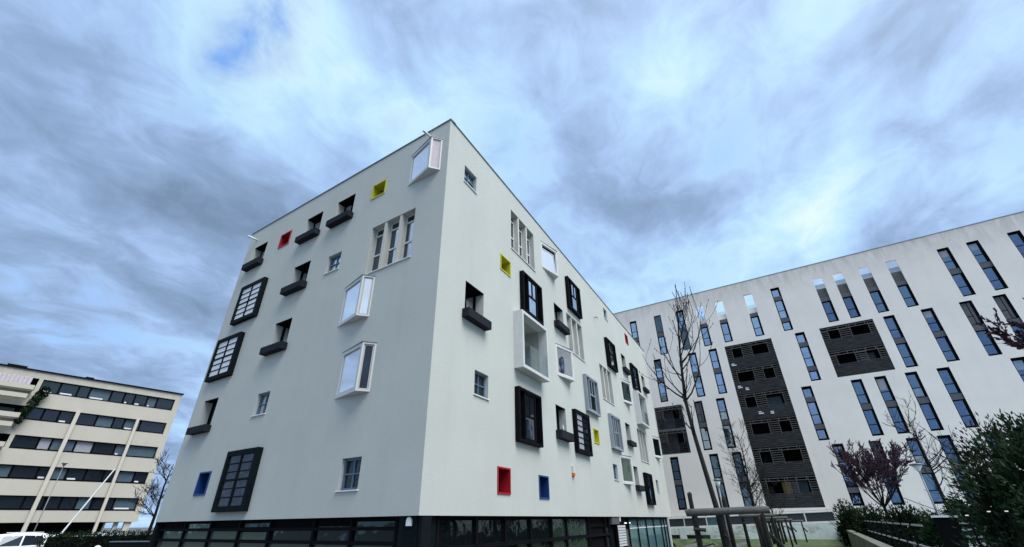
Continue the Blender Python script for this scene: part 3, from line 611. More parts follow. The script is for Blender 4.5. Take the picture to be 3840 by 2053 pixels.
# ------------------------------------------------------------------ ground
def foot(x, y):
    """distance outside the main building's footprint"""
    dx, dy = x - CX, y - CY
    det = DL[0] * DR[1] - DL[1] * DR[0]
    a = (dx * DR[1] - dy * DR[0]) / det; b = (DL[0] * dy - DL[1] * dx) / det
    return max(max(-a, a - LW), max(-b, b - RW))
def gz(x, y):
    d = foot(x, y); t = min(1, max(0, (d - 2.2) / 4.0)); t = t * t * (3 - 2 * t)
    far = min(1, max(0, (-x - 14) / 20)) * -.32
    return -1.5 * (1 - t) + far * t
def axis(lo, hi, step): return [lo + step * i for i in range(int((hi - lo) / step) + 1)]
gx = [-1500, -600, -250, -140] + axis(-100, 100, 2.0) + [140, 250, 600, 1500]
def sheet(name, xs, ys, m, dz=0.0, keep=None, fz=gz):
    mb = MB(); idx = {}
    for i, x in enumerate(xs):
        for j, y in enumerate(ys): idx[i, j] = len(mb.v); mb.v.append((x, y, fz(x, y) + dz))
    for i in range(len(xs) - 1):
        for j in range(len(ys) - 1):
            if keep is None or keep((xs[i] + xs[i + 1]) / 2, (ys[j] + ys[j + 1]) / 2): mb.f.append((idx[i, j], idx[i + 1, j], idx[i + 1, j + 1], idx[i, j + 1]))
    return structure(mb.build(name, m, None, (0, 0, 0), 0, True))
sheet('ground', gx, gx, M['asphalt'])
def onlawn(x, y):
    return foot(x, y) > 5.0 and x > 1.5 and y > 4 and (y * .8397 * 0 + 1) and math.degrees(math.atan2(x, y)) < 34.5
sheet('lawn', axis(0, 32, 1.0), axis(4, 50, 1.0), M['grass'], .02, onlawn)
def ontwo(x, y): a = math.degrees(math.atan2(x, y)); return a > 36.5 and y > 9 and x < 60
sheet('path', axis(8, 60, 1.0), axis(6, 46, 1.0), M['paving'], .45, ontwo, lambda x, y: 0)

# ------------------------------------------------------------------ retaining wall, railing, ramp wall
rw = empty('retaining_wall', FW.world(0, -2.2, 0), FW.rz)
tag(rw, 'stained concrete retaining wall with a dark doorway, under the railing', 'wall')
Frw = Frame(FW.world(0, -2.2)[:2], FW.dx, rw)
X0, X1 = -4.0, 14.2
def wtop(x): return .9 + .027 * x
mb = facade(X0, X1, -1.0, .35, [(-.2, .67, -1.0, .33, .5), (1.29, 3.51, -1.0, .33, .4)])
mb.face([(X0, 0, .35), (X1, 0, .35), (X1, 0, wtop(X1)), (X0, 0, wtop(X0))])
mb.face([(X0, 0, wtop(X0)), (X1, 0, wtop(X1)), (X1, 1.9, wtop(X1)), (X0, 1.9, wtop(X0))]); mb.face([(X1, 0, -1), (X1, 1.9, -1), (X1, 1.9, wtop(X1)), (X1, 0, wtop(X1))])
mb.build('wall', M['conc'], rw)
MB().box(1.29, 2.75, .3, .39, -1, .329).build('door', M['door'], rw); MB().box(2.752, 3.51, .25, .39, -1, .329).build('door', M['steelgrey'], rw)
for k in range(3): MB().tube([(-.05 + k * .28, .2, -1), (-.05 + k * .28, .2, .32)], .1, 8).build('timber_post', M['wood'], rw)
MB().box(-.2, .67, .4, .49, -1, .329).build('recess', M['recess'], rw)
mb = MB()
for k in range(int((X1 - X0) / .9)): mb.box(X0 + .4 + k * 4.2, X0 + .42 + k * 4.2, -.006, -.001, .36, wtop(X0 + k * 4.2) - .03) if k < 4 else None
mb.build('joint', M['recess'], rw)
rl = empty('railing', FW.world(0, -1.95, 0), FW.rz); tag(rl, 'white metal railing with dark mesh panels on top of the concrete retaining wall', 'railing')
def rtop(x): return wtop(x) + .98
xs = [-4.0, -1.6, 1.24, 3.4, 5.5, 8.6, 11.87, 14.1]
mb = MB(); ms = MB()
for x in xs: MB().box(x - .035, x + .035, -.03, .03, wtop(x), rtop(x)).build('post', M['railw'], rl)
for a, b in zip(xs, xs[1:]):
    for dz, t in ((-.0, .03), (-.14, .02), (-.88, .03)):
        y0 = -.05
        i = [(a, y0, rtop(a) + dz - t), (b, y0, rtop(b) + dz - t), (b, y0, rtop(b) + dz + t), (a, y0, rtop(a) + dz + t)]
        j = [(q[0], .05 - .02, q[2]) for q in i]
        mb.face(i); mb.face(j[::-1]); mb.face([i[3], i[2], j[2], j[3]]); mb.face([i[1], i[0], j[0], j[1]])
    i = [(a + .05, .0, rtop(a) - .85), (b - .05, .0, rtop(b) - .85), (b - .05, .0, rtop(b) - .17), (a + .05, .0, rtop(a) - .17)]
    MB().face(i).face([(q[0], .012, q[2]) for q in i[::-1]]).build('mesh_panel', M['mesh'] if a != 3.4 else M['glpanel'], rl)
mb.build('rail', M['railw'], rl)

ra = Vector(FW.world(14.25, -2.1, 0)); rb = polar(36.6, 13.0); rd = (rb - ra); rlen = rd.length; rd.normalize()
rm = empty('ramp_wall', ra, math.atan2(rd.y, rd.x)); tag(rm, 'low mossy concrete ramp wall running towards the viewer from the end of the railing', 'wall')
MB().box(0, rlen, -.12, .12, -1, .98).build('wall', mat('mossy_concrete', (.10, .095, .06), .95, .5, 2.5, .5, 15, c2=(.03, .03, .018)), rm); MB().box(-.05, rlen + .05, -.13, .13, .982, 1.03).build('coping', mat('mossy_coping', (.13, .13, .10), .9, .3, 5, .3), rm)
gf = empty('garden_fence', ra, math.atan2(rd.y, rd.x)); tag(gf, 'dark post fence with thin metal rails beside the ramp wall, under the bushes', 'fence')
k = 0
while 1.5 + k * 1.6 < rlen - 1: 
    x = 1.5 + k * 1.6; k += 1; MB().box(x - .035, x + .035, .5, .57, -.1, 1.55).build('post', M['black'], gf)
mb = MB()
for z in (1.5, 1.1): mb.box(.5, rlen - .5, .52, .55, z, z + .035)
mb.build('rail', M['galv'], gf)
r2a = polar(40.0, 20.5); r2 = empty('slatted_bench', r2a, rad(-42)); tag(r2, 'weathered bench with pale horizontal slats, below the big dark green bush', 'bench')
for z, y in ((.92, 0), (1.1, .35), (1.28, .4), (1.46, .45)): MB().box(0, 3.0, y, y + (.3 if z < 1 else .04), z, z + .05).build('slat', M['galv'], r2)
for x in (.2, 2.7): MB().box(x, x + .07, .0, .4, .45, .92).box(x, x + .07, .36, .44, .92, 1.5).build('leg', M['black'], r2)

# ------------------------------------------------------------------ trees
def branch(mb, p, d, L, r0, depth, rng, up=.25, wob=.25, n=5, kids=4, spread=.8, minr=.004, tips=None, sides=5):
    pts = [p.copy()]; rs = [r0]; q = p.copy(); dd = d.normalized()
    for i in range(n):
        dd = (dd + Vector((rng.uniform(-wob, wob), rng.uniform(-wob, wob), rng.uniform(-wob, wob) + up * .35))).normalized()
        q = q + dd * (L / n); pts.append(q.copy()); rs.append(max(minr, r0 * (1 - .8 * (i + 1) / n)))
    mb.tube(pts, rs, sides if r0 > .012 else 4, cap=False)
    if tips is not None: tips.append((pts[-1], dd)); tips.append((pts[-2], dd))
    if depth > 0:
        for k in range(kids):
            t = rng.uniform(.25, .97); i = min(n - 1, int(t * n)); base = pts[i].lerp(pts[i + 1], t * n - i)
            ax = (pts[i + 1] - pts[i]).normalized(); side = ax.cross(Vector((rng.uniform(-1, 1), rng.uniform(-1, 1), rng.uniform(-1, 1)))).normalized()
            branch(mb, base, ax * rng.uniform(.5, .9) + side * spread, L * rng.uniform(.35, .6), rs[i] * .55, depth - 1, rng, up, wob, max(3, n - 1), kids, spread, minr, tips, 4)
def grow_tree(name, base, trunk, r0, r1, whorls, rng, label, cat, bark='bark', group=None, crown='twigs', **kw):
    """trunk: list of offsets from base; whorls: (height fraction range, count, length)"""
    o = empty(name, base); tag(o, label, cat, group)
    tm = MB(); n = len(trunk); rs = [r0 + (r1 - r0) * i / (n - 1) for i in range(n)]; pts = [Vector(t) for t in trunk]
    tm.tube(pts, rs, 9)
    tm.build('trunk', M[bark], o, smooth=True)
    bm = MB(); tips = []
    for (f0, f1, cnt, L) in whorls:
        for k in range(cnt):
            t = rng.uniform(f0, f1) * (n - 1); i = min(n - 2, int(t)); p_ = pts[i].lerp(pts[i + 1], t - i); a = rng.uniform(0, 2 * math.pi)
            rr = rs[i]; ll = L * rng.uniform(.65, 1.2)
            branch(bm, p_, Vector((math.cos(a), math.sin(a), kw.get('rise', .6))), ll, min(rr * .5, .012 + ll * .012), kw.get('depth', 1), rng, kw.get('up', .5), kw.get('wob', .16), 6, kw.get('kids', 4), kw.get('spread', .7), kw.get('minr', .004), tips)
    if kw.get('buds'):
        for p_, d in tips: bm.lathe((p_.x, p_.y, p_.z), [(.0, -.02), (kw['buds'], .01), (.0, .045)], 4)
    bm.build(crown, M['twig'] if bark == 'bark' else M[bark], o)
    return o, tips
def rowpt(t, off=7.3):
    n_ = (DR[1], -DR[0]); return Vector((CX + n_[0] * off + DR[0] * t, CY + n_[1] * off + DR[1] * t, 0))
# nearest young tree (its trunk measured at 12.5 m)
d1 = 12.5
base1 = polar(22.25, d1)
tr = [polar(az, d1, EYE + d1 * tn) - base1 for az, tn in ((22.25, -.136), (22.0, .02), (21.7, .075), (21.3, .15), (21.1, .22), (21.35, .27), (21.62, .318), (22.0, .37), (22.5, .43), (22.86, .487))]
grow_tree('young_tree', base1, tr, .068, .008, [(.3, .45, 4, .8), (.42, .62, 8, 1.5), (.6, .8, 7, 1.4), (.8, .97, 4, .7)], random.Random(21),
          'tall leafless young tree standing behind the nearest log tree guard', 'tree', rise=.7, up=.6, depth=1, kids=4, buds=.012, minr=.005)
grow_tree('young_tree', rowpt(19.6), [(0, 0, 0), (.02, 0, 1.5), (-.05, 0, 3), (.1, 0, 4.6), (.05, 0, 6.1)], .10, .01, [(.3, .55, 12, 1.5), (.5, .95, 18, 1.3)], random.Random(4),
          'bushy leafless tree beside the slatted balcony column, with dense fine twigs', 'tree', depth=2, kids=4, up=.5, minr=.006)
grow_tree('young_tree', rowpt(26.5, 8.0), [(0, 0, 0), (.02, 0, 1.2), (-.05, 0, 2.6), (.1, 0, 4.2)], .08, .01, [(.3, .95, 22, 1.2)], random.Random(9),
          'low leafless tree right of the bushy bare tree, against the bottom of the slatted balconies', 'tree', depth=2, kids=4, up=.5, minr=.007)
grow_tree('young_tree', polar(40.95, 34), [(0, 0, .45), (0, .05, 2), (.02, 0, 4), (-.05, 0, 6.9)], .1, .012, [(.35, .95, 18, 1.7)], random.Random(13),
          'slender leafless tree in front of the slit windows, left of the big dark bush', 'tree', rise=.35, up=.3, depth=1, kids=5, minr=.009)
grow_tree('bare_tree', polar(-36.0, 60, -.3), [(0, 0, 0), (.1, 0, 3), (0, 0, 5.5), (.2, 0, 7.6)], .17, .03, [(.25, .5, 7, 2.2), (.4, .95, 14, 1.9)], random.Random(3),
          'bare winter tree in the gap between the cream block and the grey apartment block', 'tree', depth=2, kids=5, up=.4, bark='darkbark', minr=.014)

# log tree guards
def tree_guard(base, yaw, label, first=None):
    if first:
        o = copy_tree(first); o.location = base; o.rotation_euler = (0, 0, yaw); o['label'] = label; return o
    o = empty('tree_guard', base, yaw); tag(o, label, 'tree guard', 'log tree guards along the lawn')
    L = .87
    MB().tube([(-L, -.12, 1.82), (-L * .97, -.12, 1.825), (-L * .5, -.12, 1.832), (0, -.12, 1.84), (L * .5, -.12, 1.85), (L * .97, -.12, 1.855), (L, -.12, 1.855)], [.06, .08, .078, .076, .076, .074, .055], 14).build('log_rail', M['log'], o, smooth=True)
    for x, y, t in ((-.72, .1, 2.26), (-.68, -.12, 1.78), (.70, -.12, 1.79), (-.12, -.1, 1.79)):
        m_ = t - .12
        MB().tube([(x, y, -.2), (x + .01, y, m_ * .5), (x - .005, y, m_), (x, y, t - .03), (x + .01, y, t)], [.058, .055, .05, .055, .035], 9).build('post', M['post'], o, smooth=True)
    MB().tube([(.0, .22, -.2), (0, .22, 2.05), (.0, .22, 2.16)], [.05, .05, .04], 9).build('post', M['post'], o, smooth=True)
    MB().tube([(.70, -.05, 1.45), (1.0, .35, 1.1)], .045, 7).build('brace', M['post'], o); MB().tube([(-.76, -.2, 1.5), (-.5, -.2, 1.48)], .04, 6).build('brace', M['strap'], o)
    mb = MB()
    for x, z in ((-.7, 1.4), (-.1, 1.3)): mb.tube([(x - .06, -.17, z + .1), (x + .07, -.16, z + .02), (x - .04, -.18, z - .18)], .012, 5)
    mb.build('strap', M['strap'], o)
    return o
def look(p): return -math.atan2(p.x, p.y)
g1p = polar(22.9, 12.25); g1 = tree_guard(g1p, look(g1p) , 'nearest and largest log tree guard, with a pale rounded log rail on dark posts')
for t, off, lb in ((18.9, 7.3, 'second log tree guard from the viewer, around the bushy bare tree'), (25.6, 7.9, 'third log tree guard from the viewer, behind the bushy bare tree'), (31.5, 8.2, 'fourth, distant log tree guard near the concrete retaining wall'), (35.2, 9.0, 'farthest, smallest log tree guard in front of the concrete retaining wall')):
    q = rowpt(t, off); tree_guard(q + Vector((0, 0, {18.9: -.03, 25.6: -.16, 31.5: -.3, 35.2: -.4}[t])), look(q) + .15, lb, g1)

# leafy plants
def blob_leaves(mb, c, rx, ry, rz, n, L, w, rng, upb=.4, shell=.55):
    c = Vector(c)
    for _ in range(n):
        while True:
            v = Vector((rng.gauss(0, 1), rng.gauss(0, 1), rng.gauss(0, 1)))
            if v.length > .05: break
        v.normalize(); bump = 1 + .28 * noise.noise(v * 2.3 + c) + .14 * noise.noise(v * 6 + c)
        rr = (shell + (1 - shell) * rng.random() ** .6) * bump
        if noise.noise((v * rr) * 3.1 + c * 2) < -.32: continue
        p_ = c + Vector((v.x * rx * rr, v.y * ry * rr, v.z * rz * rr))
        d = (v + Vector((rng.uniform(-.8, .8), rng.uniform(-.8, .8), rng.uniform(-.5, .8) + upb)))
        mb.leaf(p_, d, L * rng.uniform(.6, 1.25), w * rng.uniform(.7, 1.2))
def stems(mb, base, n, h, spread, r, rng):
    for k in range(n):
        a = rng.uniform(0, 6.28); branch(mb, Vector(base) + Vector((math.cos(a), math.sin(a), 0)) * .1, Vector((math.cos(a) * spread, math.sin(a) * spread, 1)), h * rng.uniform(.8, 1.1), r, 1, rng, .3, .2, 5, 4, .6, .006)
def bush(name, base, blobs, n, L, w, leafm, label, seed, stem_h=1.5, core=True):
    rng = random.Random(seed); o = empty(name, base); tag(o, label, 'bush')
    sm = MB(); stems(sm, (0, 0, 0), 9, stem_h, .5, .03, rng); sm.build('stems', M['darkbark'], o)
    mb = MB(); tot = sum(b[3] * b[5] for b in blobs)
    for (x, y, z, rx, ry, rz) in blobs: blob_leaves(mb, (x, y, z), rx, ry, rz, int(n * rx * rz / sum(b[3] * b[5] for b in blobs)), L, w, rng)
    for (x, y, z, rx, ry, rz) in blobs: blob_leaves(mb, (x, y, z), rx * .62, ry * .62, rz * .62, int(520 * rx * rz) + 60, .26, .08, rng, .2, .02)
    mb.build('foliage', M[leafm], o); return o, rng
RTV = Vector((math.cos(rad(46)), -math.sin(rad(46)), 0))   # viewer's right near the right edge
big, rg = bush('laurel_bush', polar(47.2, 13.4, .2), [(0, 0, 1.7, 1.35, 1.2, 1.45), (-.5, .3, 1.25, .6, .7, 1.1), (.7, -.6, 1.6, 1.0, 1.0, 1.5), (.0, 0, .7, 1.5, 1.3, .9), (1.5, -1.5, 1.5, 1.1, 1.0, 1.6), (.3, -.2, 2.45, .8, .8, .75)], 30000, .115, .021, 'leaf', 'big dark green laurel bush filling the lower right corner', 31, 2.6)
mb = MB(); rr_ = random.Random(8)
blob_leaves(mb, (-.65, .45, 2.1), .4, .4, .7, 420, .11, .015, rr_, .8); blob_leaves(mb, (-.4, .2, 2.7), .5, .5, .5, 260, .11, .015, rr_, .8)
mb.build('young_shoots', M['redleaf'], big)
bush('box_bush', polar(33.4, 36, .3), [(0, 0, 1.0, .62, .6, 1.25), (.25, -.1, .8, .6, .5, 1.0), (-.1, 0, .35, .7, .6, .7)], 3800, .17, .03, 'bleaf', 'rounded dark bush at the end of the railing, left of the purple plum tree', 41, 1.6)
bush('hedge_bush', polar(36.6, 30, .3), [(-.6, .4, .95, .8, .7, .95), (.5, -.3, 1.0, .85, .7, .85), (1.2, -.9, .7, .7, .7, .85), (0, 0, .2, 1.5, .9, .6)], 6500, .15, .03, 'bleaf', 'wide dark hedge bush under the purple plum tree', 42, 1.4)
bush('shrub', polar(41.3, 27, .3), [(0, 0, .9, .9, .8, .8), (.8, -.7, .8, .7, .7, .75), (-.7, .5, .7, .6, .6, .7), (.2, 0, 1.5, .5, .5, .45)], 4200, .13, .024, 'bleaf', 'loose green shrub between the wide hedge bush and the big laurel bush', 43, 1.5)

def plum(base, hb, Hc, R_, seed, label, nbr=14, L=1.9):
    rng = random.Random(seed); o = empty('plum_tree', base); tag(o, label, 'tree')
    MB().tube([(0, 0, 0), (.03, 0, hb * .5), (0, 0, hb)], [.1, .085, .08], 9).build('trunk', M['darkbark'], o)
    bm = MB(); tips = []
    for k in range(nbr):
        a = 6.28 * k / nbr + rng.uniform(-.2, .2); s = rng.uniform(.25, R_)
        branch(bm, Vector((0, 0, hb - .05)), Vector((math.cos(a) * s, math.sin(a) * s, 1)), L * rng.uniform(.8, 1.25), .04, 3, rng, .25, .13, 6, 4, .42, .007, tips)
    bm.build('limbs', M['darkbark'], o)
    lm = MB()
    for p_, d in tips:
        for q in range(8): lm.leaf(p_ - d * rng.uniform(0, .25), d + Vector((rng.uniform(-.6, .6), rng.uniform(-.6, .6), rng.uniform(-.3, .6))), rng.uniform(.07, .13), rng.uniform(.016, .028))
    lm.build('foliage', M['purple'], o); return o
plum(polar(36.5, 38, .3), 1.9, 5, 1.3, 51, 'vase shaped purple leaved plum tree in front of the slit windows', 18, 2.75)
plum(polar(54.4, 14.5, .3), 2.95, 6, .9, 52, 'purple leaved plum tree reaching in from the right edge, above the big laurel bush', 16, 1.9)

hg = empty('hedge', polar(-39.3, 44, -.3), look(polar(-39.3, 44))); tag(hg, 'low dark clipped hedge in front of the parked cars, below the cream block', 'hedge')
mb = MB(); rh = random.Random(6)
for k in range(9): blob_leaves(mb, (-2.4 + k * .62, 0, 1.05), .6, .5, .75, 900, .14, .03, rh)
mb.build('foliage', M['bleaf'], hg); MB().box(-2.6, 2.8, -.2, .2, 0, 1.5).build('dark_core', M['soot'], hg)  # added solid black box, stands for the hedge's dark inside
iv = FB.world(-1.7 * KB, -.6, 0)
ivy = empty('climbing_plant', (iv[0], iv[1], zb(7.0)), FB.rz); tag(ivy, 'green climbing plant hanging from the upper balcony corner of the cream block', 'plant')
mb = MB(); rh = random.Random(16)
for a, b_, s in ((.1, 3.0, .38), (.4, 3.5, .42), (-.05, 2.2, .36), (-.25, 1.4, .33), (-.4, .7, .3)): blob_leaves(mb, (a, 0, b_), s, .3, .6, 420, .2, .06, rh, -.2)
mb.build('foliage', M['ivy'], ivy); MB().tube([(-.6, .2, -.5), (-.2, .2, 1.5), (.3, .2, 4)], .03, 5).build('stem', M['darkbark'], ivy)

# ------------------------------------------------------------------ street furniture
def street_lamp(az, d, ztop, label, zbase=0.0, R_=.19, shade='globe'):
    q = polar(az, d, zbase); o = empty('street_lamp', q); tag(o, label, 'street lamp', None); h = ztop - zbase
    MB().tube([(0, 0, 0), (0, 0, .8), (0, 0, h - .35)], [.055, .045, .035], 10).build('pole', M['coping'], o, smooth=True)
    MB().lathe((0, 0, h - .36), [(.045, 0), (.10, .1), (R_ * .75, .26), (0, .26)], 14).build('lamp_shade', M[shade], o, smooth=True)
    MB().lathe((0, 0, h - .09), [(0, .0), (R_, .01), (R_, .06), (.05, .1), (0, .1)], 14).build('cap', M['coping'], o, smooth=True)
street_lamp(22.66, 27, EYE + 27 * .066, 'slim street lamp right behind the trunk of the nearest young tree')
street_lamp(40.05, 31, EYE + 31 * .073, 'flat headed street lamp in front of the slit windows, left of the laurel bush', .3, .3)
lp_ = FB.world(.64 * KB, -4, 0); 
street_lamp(math.degrees(math.atan2(lp_[0], lp_[1])), math.hypot(lp_[0], lp_[1]), 7.6, 'thin street lamp with a flared cap in front of the cream block', -.4, .26, 'coping')

pb = polar(-41.98, 45, -.3); b0 = EYE - .0095 * 45
pk = empty('parking_barrier', pb, look(pb)); tag(pk, 'raised white parking barrier boom leaning beside the white car', 'barrier')
MB().box(-.16, .16, -.14, .14, 0, .95).build('housing', M['soot'], pk); MB().tube([(-.08, 0, 0), (0, 0, b0 + .2)], .03, 6).build('stay', M['galv'], pk)
MB().tube([(-.45, -.12, b0 + .25), (.05, -.12, b0 + .33)], [.09, .11], 8).build('counterweight', M['boom'], pk); MB().tube([(.0, -.12, b0 + .3), (1.45, -.12, b0 + 4.4)], [.055, .04], 8).build('boom', M['boom'], pk)
gp_ = polar(-39.2, 34, -.3); gl_ = empty('globe_lamp', gp_); tag(gl_, 'white globe bollard lamp at the bottom edge, left of the dark low wall', 'lamp')
zc = EYE - .0285 * 34 + .3; MB().tube([(0, 0, 0), (0, 0, zc - .12)], .05, 8).build('post', M['soot'], gl_)
MB().lathe((0, 0, zc), [(.17 * math.sin(t), -.17 * math.cos(t)) for t in [math.pi * k / 10 for k in range(11)]], 18).build('globe', M['globe'], gl_, smooth=True)
la, lb_ = polar(-38.3, 29, 0), polar(-35.4, 27.4, 0); ld = lb_ - la
lw_ = empty('low_wall', la, math.atan2(ld.y, ld.x)); tag(lw_, 'low dark teal clad wall at the foot of the grey apartment block', 'wall')
MB().box(0, ld.length, -.12, .12, -1.6, EYE - .0208 * 28).build('wall', M['teal'], lw_)
MB().box(-.02, ld.length + .0, -.15, .15, EYE - .0208 * 28 + .002, EYE - .0208 * 28 + .04).build('coping', M['coping'], lw_)

sg = polar(40.4, 17.5, .45); s_ = empty('notice_board', sg, look(sg)); tag(s_, 'dark free-standing notice board with a white top edge, left of the bench', 'sign')
MB().box(-.24, .24, -.04, .04, .42, 1.2).build('panel', M['soot'], s_); MB().box(-.27, .27, -.06, .05, 1.202, 1.25).build('cap', M['sill'], s_)
for x in (-.18, .14): MB().box(x, x + .05, -.03, .03, 0, .42).build('leg', M['soot'], s_)
for az, tn, lb in ((41.9, -.0005, 'leftmost of three small lit garden lamps in the dark shrubbery at the lower right'), (43.35, .004, 'middle of three small lit garden lamps in the dark shrubbery at the lower right'), (44.4, .004, 'rightmost of three small lit garden lamps in the dark shrubbery at the lower right')):
    d_ = 11.6; q = polar(az, d_, .45); o = empty('garden_lamp', q, look(q)); tag(o, lb, 'lamp', 'small lit garden lamps'); h = EYE + tn * d_ - .45
    MB().tube([(0, 0, 0), (0, 0, h - .03)], .018, 6).build('stem', M['soot'], o); MB().box(-.022, .022, -.02, .02, h - .008, h + .008).build('lens', M['glow'], o)
    MB().box(-.04, .04, -.04, .04, h + .011, h + .02).build('hood', M['soot'], o)

# ------------------------------------------------------------------ cars
def make_car(loc, rz, paint, label, tall=1.62, L=4.3):
    """front towards +x"""
    o = empty('parked_car', loc, rz); tag(o, label, 'car', None)
    hw = .87
    # stations: x, belt height, roof height, half width at roof
    S = [(-L / 2, .62, .66, .72), (-L / 2 + .05, .9, .95, .72), (-L / 2 + .14, .98, 1.18, .66), (-L / 2 + .42, 1.0, tall - .06, .62), (-L / 2 + 1.0, 1.0, tall, .64), (-.2, .99, tall, .64), (.45, .98, tall - .05, .62), (.85, .97, tall - .22, .6), (1.32, .96, 1.02, .66), (1.7, .92, .95, .7), (L / 2 - .12, .78, .8, .7), (L / 2, .55, .6, .66)]
    mb = MB(); rows = []
    for x, zb_, zr, hr in S:
        e = 1 - .1 * (abs(x) / (L / 2)) ** 4; w = hw * e
        prof = [(-w * .93, .24), (-w, .5), (-w * .985, zb_), (-min(hr, w), max(zr - .07, zb_)), (-min(hr, w) * .8, zr), (min(hr, w) * .8, zr), (min(hr, w), max(zr - .07, zb_)), (w * .985, zb_), (w, .5), (w * .93, .24)]
        rows.append(len(mb.v)); mb.v += [(x, y, z) for y, z in prof]
    for a, b in zip(rows, rows[1:]):
        for k in range(10): mb.f.append((a + k, b + k, b + (k + 1) % 10, a + (k + 1) % 10))
    mb.f.append(tuple(rows[0] + k for k in range(10))); mb.f.append(tuple(rows[-1] + k for k in reversed(range(10))))
    body = mb.build('body', paint, o, smooth=False)
    def yat(x, z, sgn):
        for s0, s1 in zip(S, S[1:]):
            if s0[0] <= x <= s1[0]:
                t = (x - s0[0]) / (s1[0] - s0[0]); zb_ = s0[1] + (s1[1] - s0[1]) * t; zr = s0[2] + (s1[2] - s0[2]) * t; hr = s0[3] + (s1[3] - s0[3]) * t
                w = hw * (1 - .1 * (abs(x) / (L / 2)) ** 4) * .985; q = min(1, max(0, (z - zb_) / max(.05, zr - .07 - zb_))); return sgn * (w + (hr - w) * q + .012)
    for sgn in (-1, 1):
        for poly in ([(-1.72, 1.06), (-.66, 1.03), (-.66, tall - .13), (-1.5, tall - .17)], [(-.58, 1.03), (.42, 1.02), (.3, tall - .15), (-.58, tall - .13)], [(.5, 1.02), (1.12, 1.01), (.62, tall - .22), (.4, tall - .16)]):
            pts = [(x, yat(x, z, sgn), z) for x, z in poly]; MB().face(pts if sgn < 0 else pts[::-1]).build('side_window', M['gdark'], o)
        for x in (-1.3, 1.32):
            wh = MB().tube([(x, sgn * .70, .31), (x, sgn * .885, .31)], .31, 18).build('wheel', M['tyre'], o); MB().tube([(x, sgn * .86, .31), (x, sgn * .895, .31)], .19, 12).build('rim', M['rim'], wh)
        MB().box(L / 2 - .3, L / 2 - .03, sgn * .62 - .14, sgn * .62 + .14, .62, .76).build('headlight', M['lamp'], o); MB().box(-L / 2 + .0, -L / 2 + .12, sgn * .68 - .08, sgn * .68 + .08, .8, 1.1).build('tail_light', M['redlens'], o)
        MB().box(.62, .78, sgn * .98 - .1, sgn * .98 + .1, 1.0, 1.14).build('mirror', paint, o)
    MB().face([(.88, -.56, tall - .2), (1.34, -.64, 1.04), (1.34, .64, 1.04), (.88, .56, tall - .2)]).build('windscreen', M['gdark'], o)
    MB().face([(-L / 2 + .12, .6, 1.1), (-L / 2 + .12, -.6, 1.1), (-L / 2 + .36, -.55, tall - .14), (-L / 2 + .36, .55, tall - .14)]).build('rear_window', M['gdark'], o)
    for s in (-.5, .5): MB().box(-1.5, .2, s - .02, s + .02, tall + .01, tall + .05).build('roof_rail', paint, o)
    return o
def car_at(az, d, paint, label, zroof, yaw=0.0, tall=1.62, L=4.3):
    q = polar(az, d, zroof - tall - .05); make_car(q, math.pi + look(q) + yaw, paint, label, tall, L)
car_at(-44.95, 46, M['paint'], 'white compact people carrier cut by the left edge, beside the raised barrier', EYE - .0046 * 46, .05, 1.72, 4.35)
car_at(-39.3, 58, M['paintg'], 'silver estate car parked under the cream block, right of the raised barrier boom', EYE - .0066 * 58, .25, 1.5)
car_at(-41.1, 60, M['paintk'], 'dark car parked under the cream block, behind the raised barrier boom', EYE - .0082 * 60, .2, 1.5)
car_at(-36.4, 52, M['paintk'], 'dark car parked between the cream block and the grey apartment block', EYE - .012 * 52, .7, 1.5)

# ------------------------------------------------------------------ sky, sun
sun_az, sun_el = 134.0, 58.0
SD = polar(sun_az, math.cos(rad(sun_el)), math.sin(rad(sun_el)))
w = bpy.data.worlds.new('World'); scene.world = w; w.use_nodes = True; nt = w.node_tree; nt.nodes.clear(); Lk = nt.links
tc = nt.nodes.new('ShaderNodeTexCoord'); dirv = tc.outputs['Generated']
sx = nt.nodes.new('ShaderNodeSeparateXYZ'); Lk.new(dirv, sx.inputs[0])
zz = math_(nt, 'ADD', math_(nt, 'MAXIMUM', sx.outputs['Z'], 0.0), .22)
px_ = math_(nt, 'DIVIDE', sx.outputs['X'], zz); py_ = math_(nt, 'DIVIDE', sx.outputs['Y'], zz)
ca, sa = math.cos(rad(24)), math.sin(rad(24))
al_ = math_(nt, 'ADD', math_(nt, 'MULTIPLY', px_, sa), math_(nt, 'MULTIPLY', py_, ca)); ac_ = math_(nt, 'SUBTRACT', math_(nt, 'MULTIPLY', px_, ca), math_(nt, 'MULTIPLY', py_, sa))
cv = nt.nodes.new('ShaderNodeCombineXYZ'); Lk.new(ac_, cv.inputs[0]); Lk.new(math_(nt, 'MULTIPLY', al_, .75), cv.inputs[1]); cv.inputs[2].default_value = 3.7
n1 = noise_node(nt, cv.outputs[0], 1.7, 3, .5, .35); n2 = noise_node(nt, cv.outputs[0], 3.2, 8, .55, .35); n3 = noise_node(nt, cv.outputs[0], 8.0, 6, .6, .9)
dens = math_(nt, 'ADD', math_(nt, 'MULTIPLY', n1, .6), math_(nt, 'ADD', math_(nt, 'MULTIPLY', n2, .7), math_(nt, 'MULTIPLY', n3, .36)))
dens = math_(nt, 'SUBTRACT', dens, .375)
wn = nt.nodes.new('ShaderNodeTexNoise'); wn.inputs['Scale'].default_value = 3.2; wn.inputs['Detail'].default_value = 5; Lk.new(dirv, wn.inputs['Vector'])
wv = nt.nodes.new('ShaderNodeVectorMath'); wv.operation = 'MULTIPLY_ADD'; Lk.new(wn.outputs['Color'], wv.inputs[0]); wv.inputs[1].default_value = (.34, .34, .34); wv.inputs[2].default_value = (-.17, -.17, -.17)
